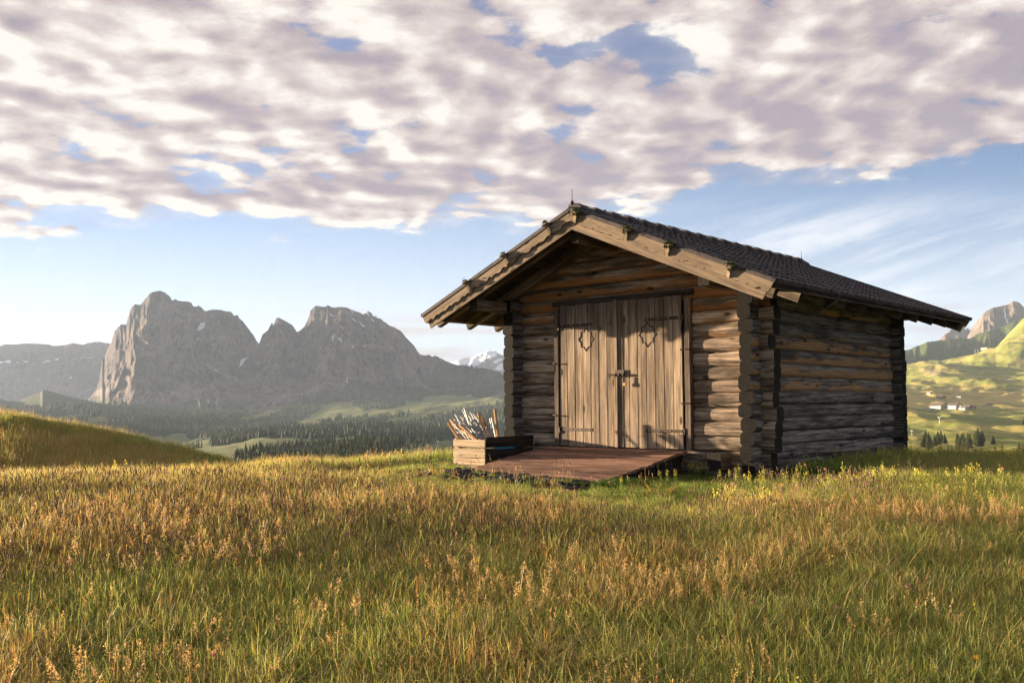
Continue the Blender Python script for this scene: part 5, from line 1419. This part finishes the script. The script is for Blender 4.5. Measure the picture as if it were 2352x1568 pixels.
# far forest: too many to count, one object
def forest(name, V3, mask, n, hr_, label):
    w_ = (mask > .5).astype(float); ii, jj = np.nonzero(w_)
    k = RNG.integers(0, len(ii), n); i, j = ii[k], jj[k]; i = np.clip(i, 0, V3.shape[0] - 2); j = np.clip(j, 0, V3.shape[1] - 2)
    u, v = RNG.random((n, 1)), RNG.random((n, 1))
    P_ = V3[i, j] * (1 - u) * (1 - v) + V3[i + 1, j] * u * (1 - v) + V3[i, j + 1] * (1 - u) * v + V3[i + 1, j + 1] * u * v
    tv = []; tf = []; m = 6
    for z0, z1, r in ((.04, .62, .20), (.36, 1.0, .135)):
        b = len(tv); tv += [(math.cos(6.283 * q / m) * r * (1 if q % 2 else .72), math.sin(6.283 * q / m) * r * (1 if q % 2 else .72), z0) for q in range(m)] + [(0, 0, z1)]
        tf += [(b + q, b + (q + 1) % m, b + m) for q in range(m)]
    tv = np.array(tv); tf = np.array(tf); h = RNG.uniform(hr_[0], hr_[1], (n, 1, 1)); a = RNG.uniform(0, 6.28, n)
    T = np.repeat(tv[None], n, 0); c, s = np.cos(a)[:, None], np.sin(a)[:, None]
    X_ = T[..., 0] * c - T[..., 1] * s; Y_ = T[..., 0] * s + T[..., 1] * c; T = np.stack([X_, Y_, T[..., 2]], -1)
    T = T * h * np.stack([RNG.uniform(.8, 1.5, (n, 1))] * 2 + [np.ones((n, 1))], -1) + P_[:, None]
    F_ = (tf[None] + (np.arange(n) * len(tv))[:, None, None]).reshape(-1, 3)
    r = np.repeat(RNG.random(n), len(tv))
    me = mesh_np(name, T.reshape(-1, 3), F_, {'r': r}); o = link(name, me, F_FAR); props(o, label, 'forest', kind='stuff')
forest('forest', VL, wl, 24000, (7, 13), 'far dark conifer forest covering the lower slopes below the mountains')
x = (VL[:, :, 1] > 380) & (VL[:, :, 1] < 1150); clm = softpoly(PXL.ravel(), PYL.ravel(), [c6([(60, 1520), (40, 1400), (200, 1360), (500, 1310), (1700, 1255), (1700, 1310), (1440, 1370), (1440, 1400), (1200, 1500), (700, 1540)])], 3, .05, 9).reshape(PXL.shape)
forest('undergrowth', VL, (x * clm), 2500, (3.0, 6.5), 'low young trees filling the gaps of the near woods')

# ---- buildings
M_WALL = plain('white render', (.50, .46, .40), .8, nscale=.8, namp=.08, bump=.05); M_WALL2 = plain('larch cladding', (.26, .17, .10), .85, nscale=.6, namp=.3, bump=.1)
M_ROOF = plain('brown roof', (.13, .095, .075), .8, nscale=.7, namp=.3, bump=.1); M_ROOF2 = plain('grey roof', (.16, .16, .17), .7, nscale=.7, namp=.2, bump=.1)
M_GLASS = plain('dark window', (.03, .035, .045), .15, nscale=1, namp=.1, bump=0); M_STEEL = plain('pale painted steel', (.62, .62, .60), .5)
def house(px, py, wpx, hpx, label, name='chalet', wall=M_WALL, roof=M_ROOF, rz=.5, dep=1.2, floors=3, cat='chalet', g=R3, group=None):
    x_, y_ = px, py; p = on_terrain(x_, y_, *g); k = p.y / 2184; W_, H_ = wpx * k, hpx * k; D_ = W_ * dep; wh = H_ * .62
    e = empty(name, p, rz); props(e, label, cat, group)
    mb = MB(); w2, d2 = W_ / 2, D_ / 2; b = -H_ * .3
    v = [(-w2, -d2, b), (w2, -d2, b), (w2, d2, b), (-w2, d2, b), (-w2, -d2, wh), (w2, -d2, wh), (w2, d2, wh), (-w2, d2, wh), (0, -d2, H_ * .95), (0, d2, H_ * .95)]
    mb.add(v, [(0, 1, 5, 8, 4), (2, 3, 7, 9, 6), (1, 2, 6, 5), (3, 0, 4, 7)]); mb.build('wall', wall, e)
    mb = MB(); o_ = W_ * .12; th = H_ * .05; s_ = (H_ * .95 - wh) / w2
    for sgn in (1, -1):
        q = [(0, -d2 - o_, H_ * .97), (sgn * (w2 + o_), -d2 - o_, wh - o_ * s_ + H_ * .02), (sgn * (w2 + o_), d2 + o_, wh - o_ * s_ + H_ * .02), (0, d2 + o_, H_ * .97)]
        t = [(a, b_, c + th) for a, b_, c in q]; mb.add(q + t, [(0, 1, 2, 3), (4, 7, 6, 5), (0, 4, 5, 1), (1, 5, 6, 2), (2, 6, 7, 3), (3, 7, 4, 0)])
    mb.build('roof', roof, e)
    for f in range(floors):
        zf = wh * (f + .5) / floors
        for c in range(3):
            mb = MB(); mb.box(((c - 1) * W_ * .28, -d2 - .02, zf), (W_ * .11, .08, wh / floors * .45)); mb.build('window', M_GLASS, e)
        if f and floors > 1:
            mb = MB(); mb.box((0, -d2 - W_ * .04, zf - wh / floors * .36), (W_ * .94, W_ * .08, wh / floors * .22)); mb.build('balcony', M_WALL2, e)
    return e
def q7(x, y): return c7([(x, y)])[0]
for (x, y, w_, h_, lb, wl_, rf, rz, fl) in (
    (384, 1062, 26, 15, 'largest white chalet of the hamlet with stacked balconies', M_WALL, M_ROOF, .45, 3),
    (508, 1056, 19, 13, 'white gabled chalet in the middle of the hamlet', M_WALL, M_ROOF, .5, 3),
    (452, 1050, 16, 11, 'brown timbered house between the two white chalets of the hamlet', M_WALL2, M_ROOF, .2, 2),
    (345, 1062, 14, 9, 'lower white annex left of the largest chalet', M_WALL, M_ROOF2, .3, 2),
    (300, 1066, 15, 5, 'flat white terrace building at the left end of the hamlet', M_WALL, M_ROOF2, .3, 1),
    (580, 1064, 14, 9, 'white house with a grey roof right of the middle chalet', M_WALL, M_ROOF2, .6, 2),
    (617, 1050, 13, 8, 'dark roofed house near the right end of the hamlet', M_WALL2, M_ROOF, .5, 1),
    (654, 1050, 10, 6, 'small dark barn at the right end of the hamlet', M_WALL2, M_ROOF, .4, 1)):
    a, b = q7(x, y); house(a, b, w_, h_, lb, 'chalet' if wl_ is M_WALL else 'timber_house', wl_, rf, rz, 1.1, fl, 'chalet' if wl_ is M_WALL else 'house')
for (x, y, w_, h_, lb, wl_) in ((307, 936, 7, 4, 'tiny pale hut above the hamlet towards the log hut', M_WALL), (400, 966, 12, 5, 'low reddish roofed barn above the largest chalet', M_WALL2), (512, 966, 6, 3.5, 'left one of two small huts above the hamlet', M_WALL),
    (552, 966, 9, 4.5, 'right one of two small huts above the hamlet', M_WALL), (793, 1027, 8, 4, 'lone small barn on the slope right of the hamlet', M_WALL2), (778, 572, 12, 5, 'grey lift station high on the hill crest', M_WALL)):
    a, b = q7(x, y); house(a, b, w_, h_, lb, 'barn' if wl_ is M_WALL2 else 'mountain_hut', wl_, M_ROOF if wl_ is M_WALL2 else M_ROOF2, .5, 1.3, 1, 'barn' if wl_ is M_WALL2 else 'hut')
a, b = c6([(1950, 937)])[0]; house(a, b, 9, 4, 'tiny pale farmhouse on a clearing behind the crate posts', 'farmhouse', M_WALL, M_ROOF2, .4, 1.5, 1, 'farmhouse', L3)
def mast(px, py, hpx, label, g=R3):
    p = on_terrain(px, py, *g); h = hpx / 2184 * p.y; e = empty('lift_mast', p, .4); props(e, label, 'lift mast')
    mb = MB(); mb.tube([(0, 0, -1), (0, 0, h * .95)], [h * .045, h * .032], 8); mb.build('pole', M_STEEL, e)
    mb = MB(); mb.box((0, 0, h * .96), (h * .34, h * .05, h * .045)); mb.build('crossarm', M_STEEL, e)
    for s_ in (-1, 1):
        mb = MB(); mb.box((s_ * h * .16, 0, h * .93), (h * .03, h * .22, h * .05)); mb.build('roller_bank', M_STEEL, e)
for (x, y, hp, lb) in ((381, 1178, 16, 'white lift mast on the slope below the hamlet'), (153, 1273, 13, 'white lift mast close to the rear corner of the log hut'), (557, 1066, 11, 'lift mast in front of the hamlet'),
    (692, 592, 8, 'left one of two lift masts on the hill crest'), (715, 590, 8, 'right one of two lift masts on the hill crest')):
    a, b = q7(x, y); mast(a, b, hp, lb)
a, b = c6([(1691, 1342)])[0]; mast(a, b, 13, 'thin lift mast on the grass slope left of the crate', L3)
